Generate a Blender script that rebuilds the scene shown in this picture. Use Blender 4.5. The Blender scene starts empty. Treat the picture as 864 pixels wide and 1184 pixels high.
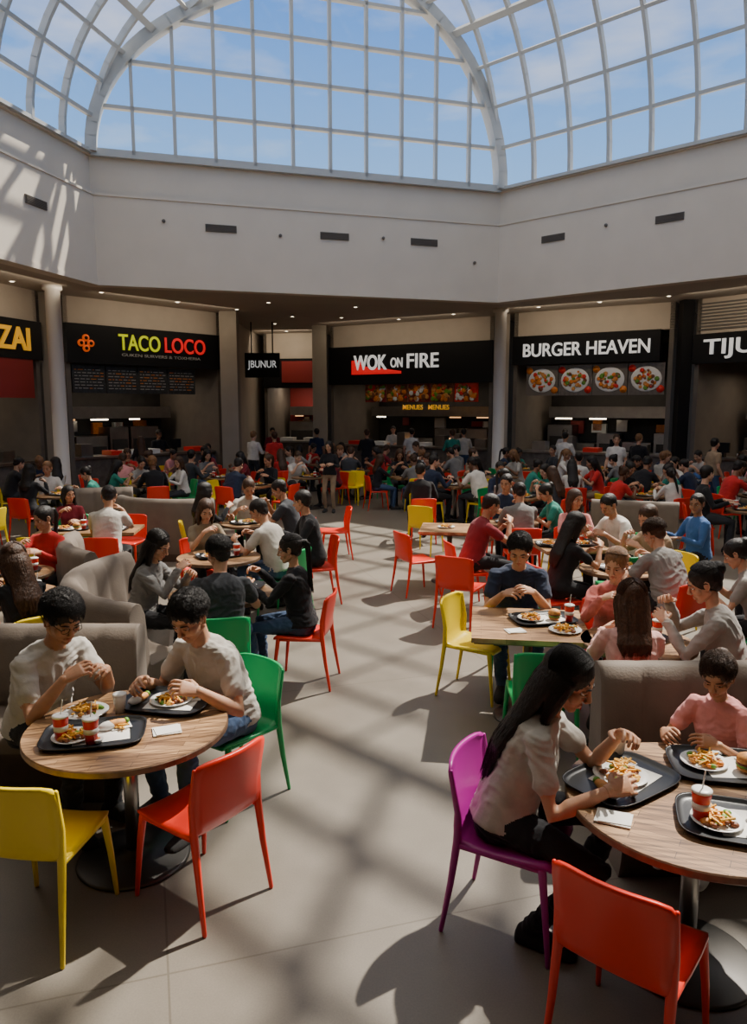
import bpy, bmesh, math, random
from mathutils import Vector, Matrix, noise
from mathutils.bvhtree import BVHTree
random.seed(11)
S=bpy.context.scene; D=bpy.data; COL=S.collection
V3=Vector
rad=math.radians
# ------------------------------------------------------------ materials
def mat(name,col,rough=.5,metal=0.,bump=None,var=None,emis=None,spec=.5,sheen=0,sss=0):
    m=D.materials.new(name); m.use_nodes=True; nt=m.node_tree; N=nt.nodes; L=nt.links
    p=N['Principled BSDF']
    p.inputs['Base Color'].default_value=(*col,1); p.inputs['Roughness'].default_value=rough
    p.inputs['Metallic'].default_value=metal; p.inputs['Specular IOR Level'].default_value=spec
    if sheen: p.inputs['Sheen Weight'].default_value=sheen
    if sss:
        p.inputs['Subsurface Weight'].default_value=sss; p.inputs['Subsurface Radius'].default_value=(1,.35,.2); p.inputs['Subsurface Scale'].default_value=.012
    if emis: p.inputs['Emission Color'].default_value=(*col,1); p.inputs['Emission Strength'].default_value=emis
    tc=N.new('ShaderNodeTexCoord')
    if var:
        n=N.new('ShaderNodeTexNoise'); n.inputs['Scale'].default_value=var[0]; n.inputs['Detail'].default_value=4
        L.new(tc.outputs['Object'],n.inputs['Vector'])
        r=N.new('ShaderNodeValToRGB'); r.color_ramp.elements[0].position=.3; r.color_ramp.elements[1].position=.7
        k=var[1]
        r.color_ramp.elements[0].color=(col[0]*(1-k),col[1]*(1-k),col[2]*(1-k),1)
        r.color_ramp.elements[1].color=(min(1,col[0]*(1+k)),min(1,col[1]*(1+k)),min(1,col[2]*(1+k)),1)
        L.new(n.outputs['Fac'],r.inputs['Fac']); L.new(r.outputs['Color'],p.inputs['Base Color'])
    if bump:
        n=N.new('ShaderNodeTexNoise'); n.inputs['Scale'].default_value=bump[0]; n.inputs['Detail'].default_value=3
        if len(bump)>2:
            mp=N.new('ShaderNodeMapping'); mp.inputs['Scale'].default_value=bump[2]
            L.new(tc.outputs['Object'],mp.inputs['Vector']); L.new(mp.outputs['Vector'],n.inputs['Vector'])
        else: L.new(tc.outputs['Object'],n.inputs['Vector'])
        b=N.new('ShaderNodeBump'); b.inputs['Strength'].default_value=bump[1]; b.inputs['Distance'].default_value=.01
        L.new(n.outputs['Fac'],b.inputs['Height']); L.new(b.outputs['Normal'],p.inputs['Normal'])
    return m
_c={}
def cloth(c):
    k=('c',c)
    if k not in _c: _c[k]=mat('fabric',c,.88,bump=(34,.35),var=(9,.14),sheen=.1,spec=.25)
    return _c[k]
def skinm(c):
    k=('s',c)
    if k not in _c: _c[k]=mat('skin',c,.52,var=(22,.10),bump=(180,.08),sss=.25,spec=.4)
    return _c[k]
def hairm(c):
    k=('h',c)
    if k not in _c: _c[k]=mat('hair',c,.5,bump=(60,.5,(3,3,.35)),var=(40,.35),spec=.35)
    return _c[k]
def wood_mat(name,c1,c2,rot=0):
    m=D.materials.new(name); m.use_nodes=True; nt=m.node_tree; N=nt.nodes; L=nt.links
    p=N['Principled BSDF']; p.inputs['Roughness'].default_value=.38
    tc=N.new('ShaderNodeTexCoord'); mp=N.new('ShaderNodeMapping'); mp.inputs['Rotation'].default_value=(0,0,rot)
    L.new(tc.outputs['Object'],mp.inputs['Vector'])
    br=N.new('ShaderNodeTexBrick'); br.inputs['Scale'].default_value=1; br.inputs['Brick Width'].default_value=.36
    br.inputs['Row Height'].default_value=.045; br.inputs['Mortar Size'].default_value=.0012
    br.inputs['Color1'].default_value=(*c1,1); br.inputs['Color2'].default_value=(*c2,1); br.inputs['Mortar'].default_value=(.05,.03,.02,1)
    L.new(mp.outputs['Vector'],br.inputs['Vector'])
    mp2=N.new('ShaderNodeMapping'); mp2.inputs['Rotation'].default_value=(0,0,rot); mp2.inputs['Scale'].default_value=(3,40,3)
    L.new(tc.outputs['Object'],mp2.inputs['Vector'])
    n=N.new('ShaderNodeTexNoise'); n.inputs['Scale'].default_value=1.5; n.inputs['Detail'].default_value=6
    L.new(mp2.outputs['Vector'],n.inputs['Vector'])
    r=N.new('ShaderNodeValToRGB'); r.color_ramp.elements[0].color=(.36,.31,.27,1); r.color_ramp.elements[1].color=(1.15,1.1,1.05,1)
    r.color_ramp.elements[0].position=.34; r.color_ramp.elements[1].position=.6
    L.new(n.outputs['Fac'],r.inputs['Fac'])
    mx=N.new('ShaderNodeMix'); mx.data_type='RGBA'; mx.blend_type='MULTIPLY'; mx.inputs[0].default_value=1
    L.new(br.outputs['Color'],mx.inputs[6]); L.new(r.outputs['Color'],mx.inputs[7]); L.new(mx.outputs[2],p.inputs['Base Color'])
    return m
def floor_mat():
    m=D.materials.new('polished_concrete'); m.use_nodes=True; nt=m.node_tree; N=nt.nodes; L=nt.links
    p=N['Principled BSDF']
    tc=N.new('ShaderNodeTexCoord')
    n=N.new('ShaderNodeTexNoise'); n.inputs['Scale'].default_value=.9; n.inputs['Detail'].default_value=8; n.inputs['Roughness'].default_value=.6
    L.new(tc.outputs['Object'],n.inputs['Vector'])
    r=N.new('ShaderNodeValToRGB'); r.color_ramp.elements[0].position=.3; r.color_ramp.elements[1].position=.72
    r.color_ramp.elements[0].color=(.150,.129,.104,1); r.color_ramp.elements[1].color=(.222,.194,.160,1)
    L.new(n.outputs['Fac'],r.inputs['Fac'])
    n2=N.new('ShaderNodeTexNoise'); n2.inputs['Scale'].default_value=120; n2.inputs['Detail'].default_value=2
    L.new(tc.outputs['Object'],n2.inputs['Vector'])
    r2=N.new('ShaderNodeValToRGB'); r2.color_ramp.elements[0].color=(.78,.78,.78,1); r2.color_ramp.elements[1].color=(1.15,1.15,1.15,1)
    L.new(n2.outputs['Fac'],r2.inputs['Fac'])
    mx=N.new('ShaderNodeMix'); mx.data_type='RGBA'; mx.blend_type='MULTIPLY'; mx.inputs[0].default_value=1
    L.new(r.outputs['Color'],mx.inputs[6]); L.new(r2.outputs['Color'],mx.inputs[7])
    mp=N.new('ShaderNodeMapping'); mp.inputs['Rotation'].default_value=(0,0,rad(-17)); L.new(tc.outputs['Object'],mp.inputs['Vector'])
    br=N.new('ShaderNodeTexBrick'); br.offset=0; br.inputs['Scale'].default_value=1; br.inputs['Brick Width'].default_value=3.; br.inputs['Row Height'].default_value=3.
    br.inputs['Mortar Size'].default_value=.005; br.inputs['Color1'].default_value=(1,1,1,1); br.inputs['Color2'].default_value=(.95,.95,.95,1); br.inputs['Mortar'].default_value=(.68,.66,.63,1)
    L.new(mp.outputs['Vector'],br.inputs['Vector'])
    m2=N.new('ShaderNodeMix'); m2.data_type='RGBA'; m2.blend_type='MULTIPLY'; m2.inputs[0].default_value=1
    L.new(mx.outputs[2],m2.inputs[6]); L.new(br.outputs['Color'],m2.inputs[7]); L.new(m2.outputs[2],p.inputs['Base Color'])
    rr=N.new('ShaderNodeMapRange'); rr.inputs['To Min'].default_value=.32; rr.inputs['To Max'].default_value=.52
    L.new(n.outputs['Fac'],rr.inputs['Value']); L.new(rr.outputs['Result'],p.inputs['Roughness'])
    return m
M_floor=floor_mat()
M_wall=mat('white_plaster',(.66,.585,.485),.8,var=(1.5,.03))
M_ceil=mat('ceiling_paint',(.46,.40,.33),.85,var=(1.2,.04))
M_beige=mat('beige_wall',(.48,.41,.33),.8,var=(2,.06))
M_pier=mat('pier_stone',(.13,.11,.09),.7,var=(3,.1))
M_frame=mat('painted_steel_frame',(.46,.47,.46),.5)
M_col=mat('column_paint',(.62,.58,.53),.5)
M_black=mat('black_panel',(.006,.006,.007),.55,spec=.2)
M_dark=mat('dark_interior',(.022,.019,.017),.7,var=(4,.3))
M_steel=mat('stainless_steel',(.38,.37,.36),.3,1.,var=(5,.1))
M_stem=mat('brushed_steel_stem',(.35,.34,.33),.32,1.)
M_base=mat('table_base_metal',(.10,.095,.09),.4,.8)
M_vent=mat('vent_metal',(.12,.11,.10),.6)
M_wood=wood_mat('butcher_block_wood',(.44,.27,.14),(.24,.135,.068),rad(20))
M_wood2=wood_mat('light_plank_wood',(.48,.29,.15),(.34,.205,.105),0)
M_edge=mat('wood_edge',(.15,.085,.045),.5,var=(20,.3))
M_booth=mat('taupe_upholstery',(.145,.112,.086),.75,bump=(80,.2),var=(5,.14),sheen=.1)
M_boothb=mat('booth_wood_base',(.07,.045,.03),.5,var=(12,.2))
M_red=mat('red_plastic',(.80,.030,.012),.35)
M_yel=mat('yellow_plastic',(.85,.62,.0),.35)
M_grn=mat('green_plastic',(.0,.36,.10),.35)
M_pur=mat('purple_plastic',(.38,.01,.26),.35)
M_tray=mat('black_tray',(.014,.015,.018),.35)
M_white=mat('white_ceramic',(.75,.74,.71),.3)
M_paper=mat('paper',(.72,.70,.66),.8,bump=(20,.3))
M_cupred=mat('red_cup',(.7,.02,.008),.35)
M_bun=mat('bread',(.60,.26,.06),.6,var=(40,.3))
M_fry=mat('fries',(.80,.42,.05),.6,var=(60,.2))
M_meat=mat('cooked_meat',(.20,.06,.02),.5,var=(60,.4))
M_green=mat('salad',(.12,.28,.02),.5,var=(60,.4))
M_orange=mat('sauce_orange',(.70,.2,.015),.4,var=(50,.3))
M_w=mat('sign_white',(.85,.85,.83),.5,emis=.45)
M_sred=mat('sign_red',(.8,.01,.015),.5,emis=.5)
M_syel=mat('sign_yellow',(.62,.70,.0),.5,emis=.4)
M_sor=mat('sign_orange',(.85,.12,.01),.5,emis=.4)
M_sgold=mat('sign_gold',(.85,.42,.02),.5,emis=.4)
M_lamp=mat('lamp_glow',(1.,.85,.62),.5,emis=6)
M_warm=mat('heat_lamp_glow',(1.,.5,.2),.5,emis=1.2)
M_chalk=mat('chalkboard',(.016,.018,.02),.6,var=(18,.6))
M_redwall=mat('red_wall',(.25,.015,.012),.6)
M_tile=mat('counter_tile',(.12,.10,.085),.4,var=(10,.3))
M_chw=mat('chalk_lettering',(.35,.34,.32),.8)
M_glass=D.materials.new('clear_glass'); M_glass.use_nodes=True
_n=M_glass.node_tree; _n.nodes.clear(); _o=_n.nodes.new('ShaderNodeOutputMaterial'); _t=_n.nodes.new('ShaderNodeBsdfTransparent'); _t.inputs[0].default_value=(.95,.97,.98,1)
_g=_n.nodes.new('ShaderNodeBsdfGlossy'); _g.inputs['Roughness'].default_value=.05; _m=_n.nodes.new('ShaderNodeMixShader'); _m.inputs[0].default_value=.03
_n.links.new(_t.outputs[0],_m.inputs[1]); _n.links.new(_g.outputs[0],_m.inputs[2]); _n.links.new(_m.outputs[0],_o.inputs[0])

# ------------------------------------------------------------ mesh buffer
def perp_frame(d):
    d=d.normalized(); a=V3((0,0,1)) if abs(d.z)<.9 else V3((1,0,0))
    x=d.cross(a).normalized(); y=d.cross(x).normalized(); return x,y
class Buf:
    def __init__(s): s.V=[];s.F=[];s.M=[];s.S=[]
    def add(s,V,F,m,sm=False):
        o=len(s.V); s.V+= [V3(v) for v in V]; s.F+=[tuple(i+o for i in f) for f in F]
        s.M+=([m]*len(F) if isinstance(m,int) else list(m)); s.S+=([sm]*len(F) if isinstance(sm,bool) else list(sm))
    def merge(s,b,T=None):
        s.add([T@v for v in b.V] if T else b.V,b.F,b.M,b.S)
    def box(s,x0,x1,y0,y1,z0,z1,m,T=None):
        V=[V3((x,y,z)) for z in (z0,z1) for y in (y0,y1) for x in (x0,x1)]
        if T: V=[T@v for v in V]
        s.add(V,[(0,2,3,1),(4,5,7,6),(0,1,5,4),(2,6,7,3),(0,4,6,2),(1,3,7,5)],m)
    def loft(s,R,m,sm=True,caps=True,closed=True):
        n=len(R[0]); V=[v for r in R for v in r]; F=[]
        for i in range(len(R)-1):
            for j in range(n if closed else n-1):
                k=(j+1)%n; F.append((i*n+j,i*n+k,(i+1)*n+k,(i+1)*n+j))
        if caps: F.append(tuple(range(n-1,-1,-1))); F.append(tuple(range((len(R)-1)*n,len(R)*n)))
        s.add(V,F,m,sm)
    def chain(s,P,R,m,n=12,sm=True):
        P=[V3(p) for p in P]; rings=[]
        def ring(c,x,y,r): return [c+x*(math.cos(t)*r)+y*(math.sin(t)*r) for t in [2*math.pi*j/n for j in range(n)]]
        d0=(P[1]-P[0]).normalized(); x,y=perp_frame(d0)
        for a in (80,50,22): rings.append(ring(P[0]-d0*R[0]*math.sin(rad(a)),x,y,R[0]*math.cos(rad(a))))
        pd=d0
        for i,p in enumerate(P):
            if i==0: d=d0
            elif i==len(P)-1: d=(P[i]-P[i-1]).normalized()
            else: d=((P[i]-P[i-1]).normalized()+(P[i+1]-P[i]).normalized()).normalized()
            q=pd.rotation_difference(d); x=q@x; y=q@y; pd=d
            rings.append(ring(p,x,y,R[i]))
        for a in (22,50,80): rings.append(ring(P[-1]+pd*R[-1]*math.sin(rad(a)),x,y,R[-1]*math.cos(rad(a))))
        s.loft(rings,m,sm)
    def strand(s,P,r,m):
        x,y=perp_frame(P[-1]-P[0]); n=len(P); V=[]
        for i,p in enumerate(P):
            q=r*(1-.75*(i/(n-1))**2)
            V+= [p+x*q,p-x*.5*q+y*.87*q,p-x*.5*q-y*.87*q]
        F=[(i*3+j,i*3+(j+1)%3,i*3+3+(j+1)%3,i*3+3+j) for i in range(n-1) for j in range(3)]
        s.add(V,F,m,True)
    def ell(s,c,r,m,T=None,n=16,k=9):
        c=V3(c); rings=[]
        for i in range(k+1):
            a=-math.pi/2+math.pi*(i+.35)/(k+.7)
            rings.append([V3((c.x+r[0]*math.cos(a)*math.cos(t),c.y+r[1]*math.cos(a)*math.sin(t),c.z+r[2]*math.sin(a))) for t in [2*math.pi*j/n for j in range(n)]])
        if T: rings=[[T@v for v in q] for q in rings]
        s.loft(rings,m)
    def rev(s,prof,c,m,n=24,sx=1,sy=1,sm=True,T=None,e=1.):
        c=V3(c); R=[]
        for r,z in prof:
            q=[]
            for j in range(n):
                t=2*math.pi*j/n; co,si=math.cos(t),math.sin(t)
                q.append(c+V3((math.copysign(abs(co)**e,co)*r*sx,math.copysign(abs(si)**e,si)*r*sy,z)))
            R.append([T@v for v in q] if T else q)
        s.loft(R,m,sm)
    def mesh(s,name,mats):
        me=D.meshes.new(name); me.from_pydata([tuple(v) for v in s.V],[],s.F)
        for m in mats: me.materials.append(m)
        me.polygons.foreach_set('material_index',s.M); me.polygons.foreach_set('use_smooth',s.S)
        me.update(); return me
    def obj(s,name,mats,loc=(0,0,0),rz=0,parent=None):
        o=D.objects.new(name,s.mesh(name,mats)); COL.objects.link(o); o.location=loc; o.rotation_euler=(0,0,rz)
        if parent: o.parent=parent
        return o
def remesh(b,vox,sm=5,fac=.5,mat_src=True):
    me=D.meshes.new('tmp'); me.from_pydata([tuple(v) for v in b.V],[],b.F); me.update()
    bm=bmesh.new(); bm.from_mesh(me); bmesh.ops.recalc_face_normals(bm,faces=bm.faces); bm.to_mesh(me); bm.free()
    o=D.objects.new('tmp',me); COL.objects.link(o)
    r=o.modifiers.new('r','REMESH'); r.mode='VOXEL'; r.voxel_size=vox; r.adaptivity=0
    if sm: k=o.modifiers.new('s','SMOOTH'); k.factor=fac; k.iterations=sm
    dg=bpy.context.evaluated_depsgraph_get(); ev=o.evaluated_get(dg); m2=ev.to_mesh()
    out=Buf(); V=[v.co.copy() for v in m2.vertices]; F=[tuple(p.vertices) for p in m2.polygons]
    mats=[0]*len(F)
    if mat_src:
        t=BVHTree.FromPolygons(b.V,b.F)
        for i,p in enumerate(m2.polygons):
            h=t.find_nearest(p.center); mats[i]=b.M[h[2]] if h[2] is not None else 0
    else: mats=[b.M[0]]*len(F)
    nrm=[v.normal.copy() for v in m2.vertices]
    out.add(V,F,mats,True); out.N=nrm
    ev.to_mesh_clear(); D.objects.remove(o); D.meshes.remove(me)
    return out

# ------------------------------------------------------------ people
SK,TOP,PAN,HR,SHO,EW,DK,LIP=range(8)
def make_head(vox,fem):
    b=Buf(); j=.92 if fem else 1.
    b.ell((0,-.012,.03),(.075,.095,.085),SK,n=24,k=14); b.ell((0,.024,-.035),(.060*j,.060,.074),SK,n=24,k=14)
    b.ell((0,.060,-.093),(.024*j,.022,.018),SK)
    for s in (1,-1):
        b.chain([(s*.054*j,-.005,-.052),(s*.018,.060,-.092)],[.018,.015],SK,8)
        b.ell((s*.040,.052,-.030),(.024,.024,.026),SK)
        b.ell((s*.0115,.094,-.034),(.0085,.010,.007),SK)
    b.chain([(-.038,.070,.024),(-.015,.0785,.022),(.015,.0785,.022),(.038,.070,.024)],[.009,.010,.010,.009],SK,8)
    b.chain([(0,.081,.018),(0,.092,-.005),(0,.103,-.026)],[.007,.0085,.0115],SK,8)
    b.ell((0,.078,-.064),(.026,.012,.016),SK)
    b.chain([(-.021,.080,-.0605),(-.007,.0875,-.0575),(.007,.0875,-.0575),(.021,.080,-.0605)],[.0035,.0052,.0052,.0035],LIP,8)
    b.chain([(-.017,.079,-.067),(0,.0865,-.068),(.017,.079,-.067)],[.0045,.0066,.0045],LIP,8)
    h=remesh(b,vox,2)
    for s in (1,-1):
        h.chain([(s*.072,.012,-.024),(s*.080,-.004,-.030),(s*.083,-.018,-.010),(s*.085,-.020,.012),(s*.082,-.008,.024),(s*.075,.008,.018)],[.0055,.005,.0045,.0045,.0045,.004],SK,8)
        h.ell((s*.075,-.004,-.004),(.006,.016,.024),SK,n=12,k=7)
        h.ell((s*.031,.0705,.003),(.0135,.0115,.0105),EW,n=16,k=9)
        h.ell((s*.031,.0785,.0005),(.0062,.0048,.0064),DK,n=12,k=7)
        h.ell((s*.031,.0712,.0085),(.0155,.0125,.0078),SK,n=16,k=9)
        h.ell((s*.031,.0700,-.008),(.0150,.0115,.0055),SK,n=16,k=7)
        h.chain([(s*.0165,.080,.0035),(s*.024,.0835,.0035),(s*.032,.0842,.003),(s*.040,.082,.0035),(s*.0455,.077,.005)],[.0010,.0014,.0015,.0014,.001],DK,6)
        h.chain([(s*.013,.0865,.021),(s*.024,.0885,.026),(s*.036,.0845,.028),(s*.049,.074,.023)],[.0028,.0036,.0034,.0018],HR,6)
    return h
HEADS={}
def ik(a,b,l1,l2,pole):
    d=b-a; L=min(d.length,(l1+l2)*.995); L=max(L,.1); u=d.normalized()
    x=(l1*l1-l2*l2+L*L)/(2*L); h=math.sqrt(max(l1*l1-x*x,0)); p=(pole-u*pole.dot(u)).normalized()
    return a+u*x+p*h, a+u*L
def hand(b,w,d,n,side,curl):
    d=d.normalized(); n=(n-d*n.dot(d)).normalized(); t=d.cross(n)*side
    R=[]
    for s_,hw,ht in ((-.02,.024,.020),(.0,.027,.019),(.03,.036,.017),(.065,.041,.0145),(.088,.040,.012),(.094,.034,.008)):
        c=w+d*s_; R.append([c+t*(math.cos(q)*hw)+n*(math.sin(q)*ht) for q in [2*math.pi*j/14 for j in range(14)]])
    b.loft(R,SK)
    for i in range(4):
        base=w+d*(.084-.004*abs(i-1))+t*(.031-.0208*i); fd=(d+t*(.10-.07*i)).normalized()
        f=(1,1.1,1.03,.8)[i]; pts=[base]; ang=0; rr=[.0098]
        for l,cu,r_ in ((.043,.35,.0090),(.026,1.,.0082),(.021,.6,.0070)):
            ang+=cu*curl*(1+.1*i)
            dd=fd*math.cos(ang)+n*math.sin(ang); pts.append(pts[-1]+dd*l*f); rr.append(r_)
        b.chain(pts,rr,SK,8)
    p0=w+d*.02+t*.024; p1=p0+(d*.55+t*.65+n*.45).normalized()*.042; p2=p1+(d*.8+t*.15+n*.55).normalized()*.033; p3=p2+(d*.85-t*.2+n*.5).normalized()*.025
    b.chain([p0,p1,p2,p3],[.015,.0125,.0105,.0085],SK,8)
HC={}
def hand_cached(w,d,n,side,cu,hq):
    k=(side,cu,hq)
    if k not in HC:
        b=Buf(); hand(b,V3((0,0,0)),V3((0,1,0)),V3((0,0,-1)),side,cu); HC[k]=remesh(b,.0034 if hq else .0055,1,mat_src=False)
    d=d.normalized(); n=(n-d*n.dot(d)).normalized(); x=d.cross(-n)
    T=Matrix(((x.x,d.x,-n.x,w.x),(x.y,d.y,-n.y,w.y),(x.z,d.z,-n.z,w.z),(0,0,0,1)))
    o=Buf(); o.merge(HC[k],T); return o
def cr_(P,k):
    n=len(P)-1; out=[]
    for i in range(k+1):
        t=i/k*n; j=min(int(t),n-1); f=t-j; p0=P[max(j-1,0)];p1=P[j];p2=P[j+1];p3=P[min(j+2,n)]
        out.append(.5*((2*p1)+(p2-p0)*f+(2*p0-5*p1+4*p2-p3)*f*f+(3*p1-p0-3*p2+p3)*f**3))
    return out
def person_mesh(name,sp,hq=False):
    vox=.0075 if hq else .016
    fem=sp.get('fem',False); sc=sp.get('sc',1.); stand=sp.get('stand',False)
    pz=.94 if stand else sp.get('seat',.455)/sc+.095
    lean=rad(sp.get('lean',20)); sd=rad(sp.get('side',0)); tw=rad(sp.get('twist',0))
    N=30; pts=[];fr=[]; p=V3((0,0,pz))-V3((0,0,.14))
    for i in range(N+1):
        t=-.14+.66*i/N; a=lean*max(0,min(1.35,.35+1.9*max(t,0)))
        if t<0: a=lean*.35*(1+t/.14)
        s_=sd*max(0,t)/.5
        up=V3((math.sin(s_),math.sin(a)*math.cos(s_),math.cos(a)*math.cos(s_)))
        k=tw*max(0,t)/.5; rt=V3((math.cos(k),math.sin(k),0)); rt=(rt-up*rt.dot(up)).normalized(); fw=up.cross(rt)
        pts.append(p.copy()); fr.append((rt,fw,up)); p=p+up*(.66/N)
    def at(t):
        i=max(0,min(N,(t+.14)/.66*N)); k=int(i); k2=min(N,k+1); f=i-k
        return pts[k].lerp(pts[k2],f),fr[k]
    b=Buf()
    def rings(L,m,n=24):
        R=[]
        for t,hw,hd,off in L:
            c,(rt,fw,up)=at(t); c=c+fw*off
            R.append([c+rt*(math.copysign(abs(math.cos(q))**.85,math.cos(q))*hw)+fw*(math.copysign(abs(math.sin(q))**.9,math.sin(q))*hd) for q in [2*math.pi*j/n for j in range(n)]])
        b.loft(R,m)
    w_=sp.get('w',1.)
    if fem:
        rings([(-.12,.10,.08,0),(-.09,.15,.11,0),(-.03,.168,.122,-.005),(.05,.150,.105,0)],PAN)
        rings([(-.02,.190,.142,0),(.03,.176,.130,.002),(.1,.148*w_,.116*w_,.008),(.18,.142*w_,.112,.01),(.26,.150,.122,.018),(.31,.156,.124,.018),(.38,.158,.1,.002),(.42,.148,.088,-.004),(.455,.115,.072,-.004),(.48,.075,.058,-.002),(.495,.054,.050,0)],TOP)
        if sp.get('bust',True):
            for s in (1,-1):
                c,(r1,f1,u1)=at(.29); b.ell(c+r1*s*.065+f1*.09,(.062,.055,.062),TOP)
        shw=.148; nr=.043
    else:
        rings([(-.12,.10,.08,0),(-.09,.15,.11,0),(-.03,.165,.122,0),(.05,.152,.11,0)],PAN)
        rings([(-.025,.186,.144,0),(.03,.178,.136,.004),(.1,.166*w_,.126*w_,.01),(.2,.166*w_,.122*w_,.012),(.3,.178,.122,.01),(.38,.182,.112,0),(.42,.170,.096,-.004),(.455,.130,.078,-.005),(.48,.085,.064,-.002),(.495,.060,.056,0)],TOP)
        shw=.170; nr=.052
    nb,(rt,fw,up)=at(.42); top,(rt5,fw5,up5)=at(.49)
    hd=sp.get('head',(25,0,0))
    Hc=top+(up5*.55+V3((0,0,1))*.45+fw5*.12).normalized()*.165
    HM=Matrix.Translation(Hc)@Matrix.Rotation(rad(hd[1]),4,'Z')@Matrix.Rotation(rad(-hd[0]),4,'X')@Matrix.Rotation(rad(hd[2]),4,'Y')@Matrix.Scale(1.05,4)
    b.chain([at(.44)[0],top,HM@V3((0,-.018,-.06))],[nr+.006,nr,nr*.98],SK,12)
    wr=[]
    for k,side in ((0,-1),(1,1)):
        sh=nb+rt*shw*side+fw*.015-up*.005
        tgt=V3(sp['hands'][k]); pole=V3(sp.get('poles',[(-.6,-.5,-1),(.6,-.5,-1)])[k])
        el,w=ik(sh,tgt,.275,.245,pole)
        slv=sp.get('sleeve','short'); q=.9 if fem else 1.
        b.chain([top-up*.035+rt*side*.03,sh-up*.0],[.040*q,.050*q],TOP,12)
        if slv=='short':
            e2=sh.lerp(el,.56); b.chain([sh,sh.lerp(el,.3),e2],[.061*q,.058*q,.060*q],TOP,14)
            b.chain([sh,sh.lerp(el,.5),el,el.lerp(w,.3),w],[.044*q,.043*q,.036*q,.039*q,.0255*q],SK,12)
        else:
            b.chain([sh,sh.lerp(el,.5),el,el.lerp(w,.4),w.lerp(el,.06)],[.060*q,.054*q,.047*q,.045*q,.036*q],TOP,14)
            b.chain([el,w],[.03,.0255*q],SK,10)
        wr.append((el,w,side))
    for k,side in ((0,-1),(1,1)):
        hip=V3((side*.092,0,pz-.005 if not stand else pz-.03)); an=V3(sp['feet'][k])
        kp=V3(sp.get('kpole',[(-.15,1,.9),(.15,1,.9)])[k])
        kn,an=ik(hip,an,.44,.42,kp)
        q=.95 if fem else 1.
        b.chain([hip,hip.lerp(kn,.5),kn,kn.lerp(an,.35),an],[.088*q,.076*q,.058*q,.056*q,.043*q],PAN,16)
        fd=V3((side*.15,1,0)); fd.normalize(); sx=fd.cross(V3((0,0,1)))
        R=[];bot=an.z-.085
        for s_,hw,hh in ((-.072,.016,.02),(-.06,.032,.036),(-.02,.037,.05),(.03,.039,.046),(.09,.046,.032),(.14,.046,.025),(.175,.036,.02),(.19,.018,.012)):
            c=an+fd*s_; c.z=bot+hh
            R.append([c+sx*(math.cos(u)*hw)+V3((0,0,max(-hh,math.sin(u)*hh*1.25))) for u in [2*math.pi*j/14 for j in range(14)]])
        b.loft(R,SHO)
    body=remesh(b,vox,3)
    amp=.012 if hq else .006
    cl=[0]*len(body.V)
    for f,m in zip(body.F,body.M):
        if m in (TOP,PAN):
            for i in f: cl[i]=1
    for i,c in enumerate(cl):
        if c:
            v=body.V[i]; wv=V3((noise.noise(v*5),noise.noise(v*5+V3((9,0,0))),noise.noise(v*5+V3((0,9,0)))))*.12
            u=v+wv
            q=(1-abs(noise.noise(V3((u.x*10,u.y*10,u.z*17))))*2.6)*.8
            if hq: q+=(1-abs(noise.noise(V3((u.x*22+7,u.y*22,u.z*30))))*2.6)*.28
            body.V[i]=v+body.N[i]*(max(-.6,q)*amp*.7-.003)
    h=Buf()
    for el,w,side in wr:
        hs=sp.get('hp',{}).get(side); fo=(w-el).normalized()
        if hs=='flat': d=V3((fo.x,fo.y,min(fo.z,0)*.3)); n=V3((0,0,-1)); cu=.25
        elif hs=='side': d=fo; n=V3((-side,0,0)); cu=.35
        else: d=(fo+V3((-side*.35,.1,-.25))).normalized(); n=V3((-side*.8,-.1,-.6)); cu=.75
        h.merge(hand_cached(w,d,n,side,cu,hq))
    out=Buf(); out.merge(body); out.merge(h)
    key=(fem,hq)
    if key not in HEADS: HEADS[key]=make_head(.0038 if hq else .0065,fem)
    out.merge(HEADS[key],HM)
    hb=Buf(); hk=sp.get('hair','short'); vol=sp.get('vol',1.)
    hb.ell((0,-.022,.040),(.083*vol,.100*vol,.088*vol),HR,HM,24,14)
    hb.ell((0,-.058,-.012),(.064,.046,.062),HR,HM)
    for s_ in (1,-1): hb.ell((s_*.066,-.016,.024),(.015,.028,.032),HR,HM)
    rnd=random.Random(len(name)*7+3); cur=sp.get('curl',1.)
    if hk in('long','bun','pony'):
        hb.ell((0,-.024,.037),(.086,.104,.091),HR,HM,24,14)
    if hk=='short' and hq:
        for i in range(60):
            a=rnd.uniform(0,6.28); e=rnd.uniform(.15,1.45)
            c=V3((math.cos(a)*math.cos(e)*.080*vol,-.022+math.sin(a)*math.cos(e)*.096*vol,.042+math.sin(e)*.086*vol))
            if c.y>.06 and c.z<.075: continue
            r_=rnd.uniform(.009,.015); hb.ell(c,(r_,r_,r_),HR,HM,8,5)
    locks=[]
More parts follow.
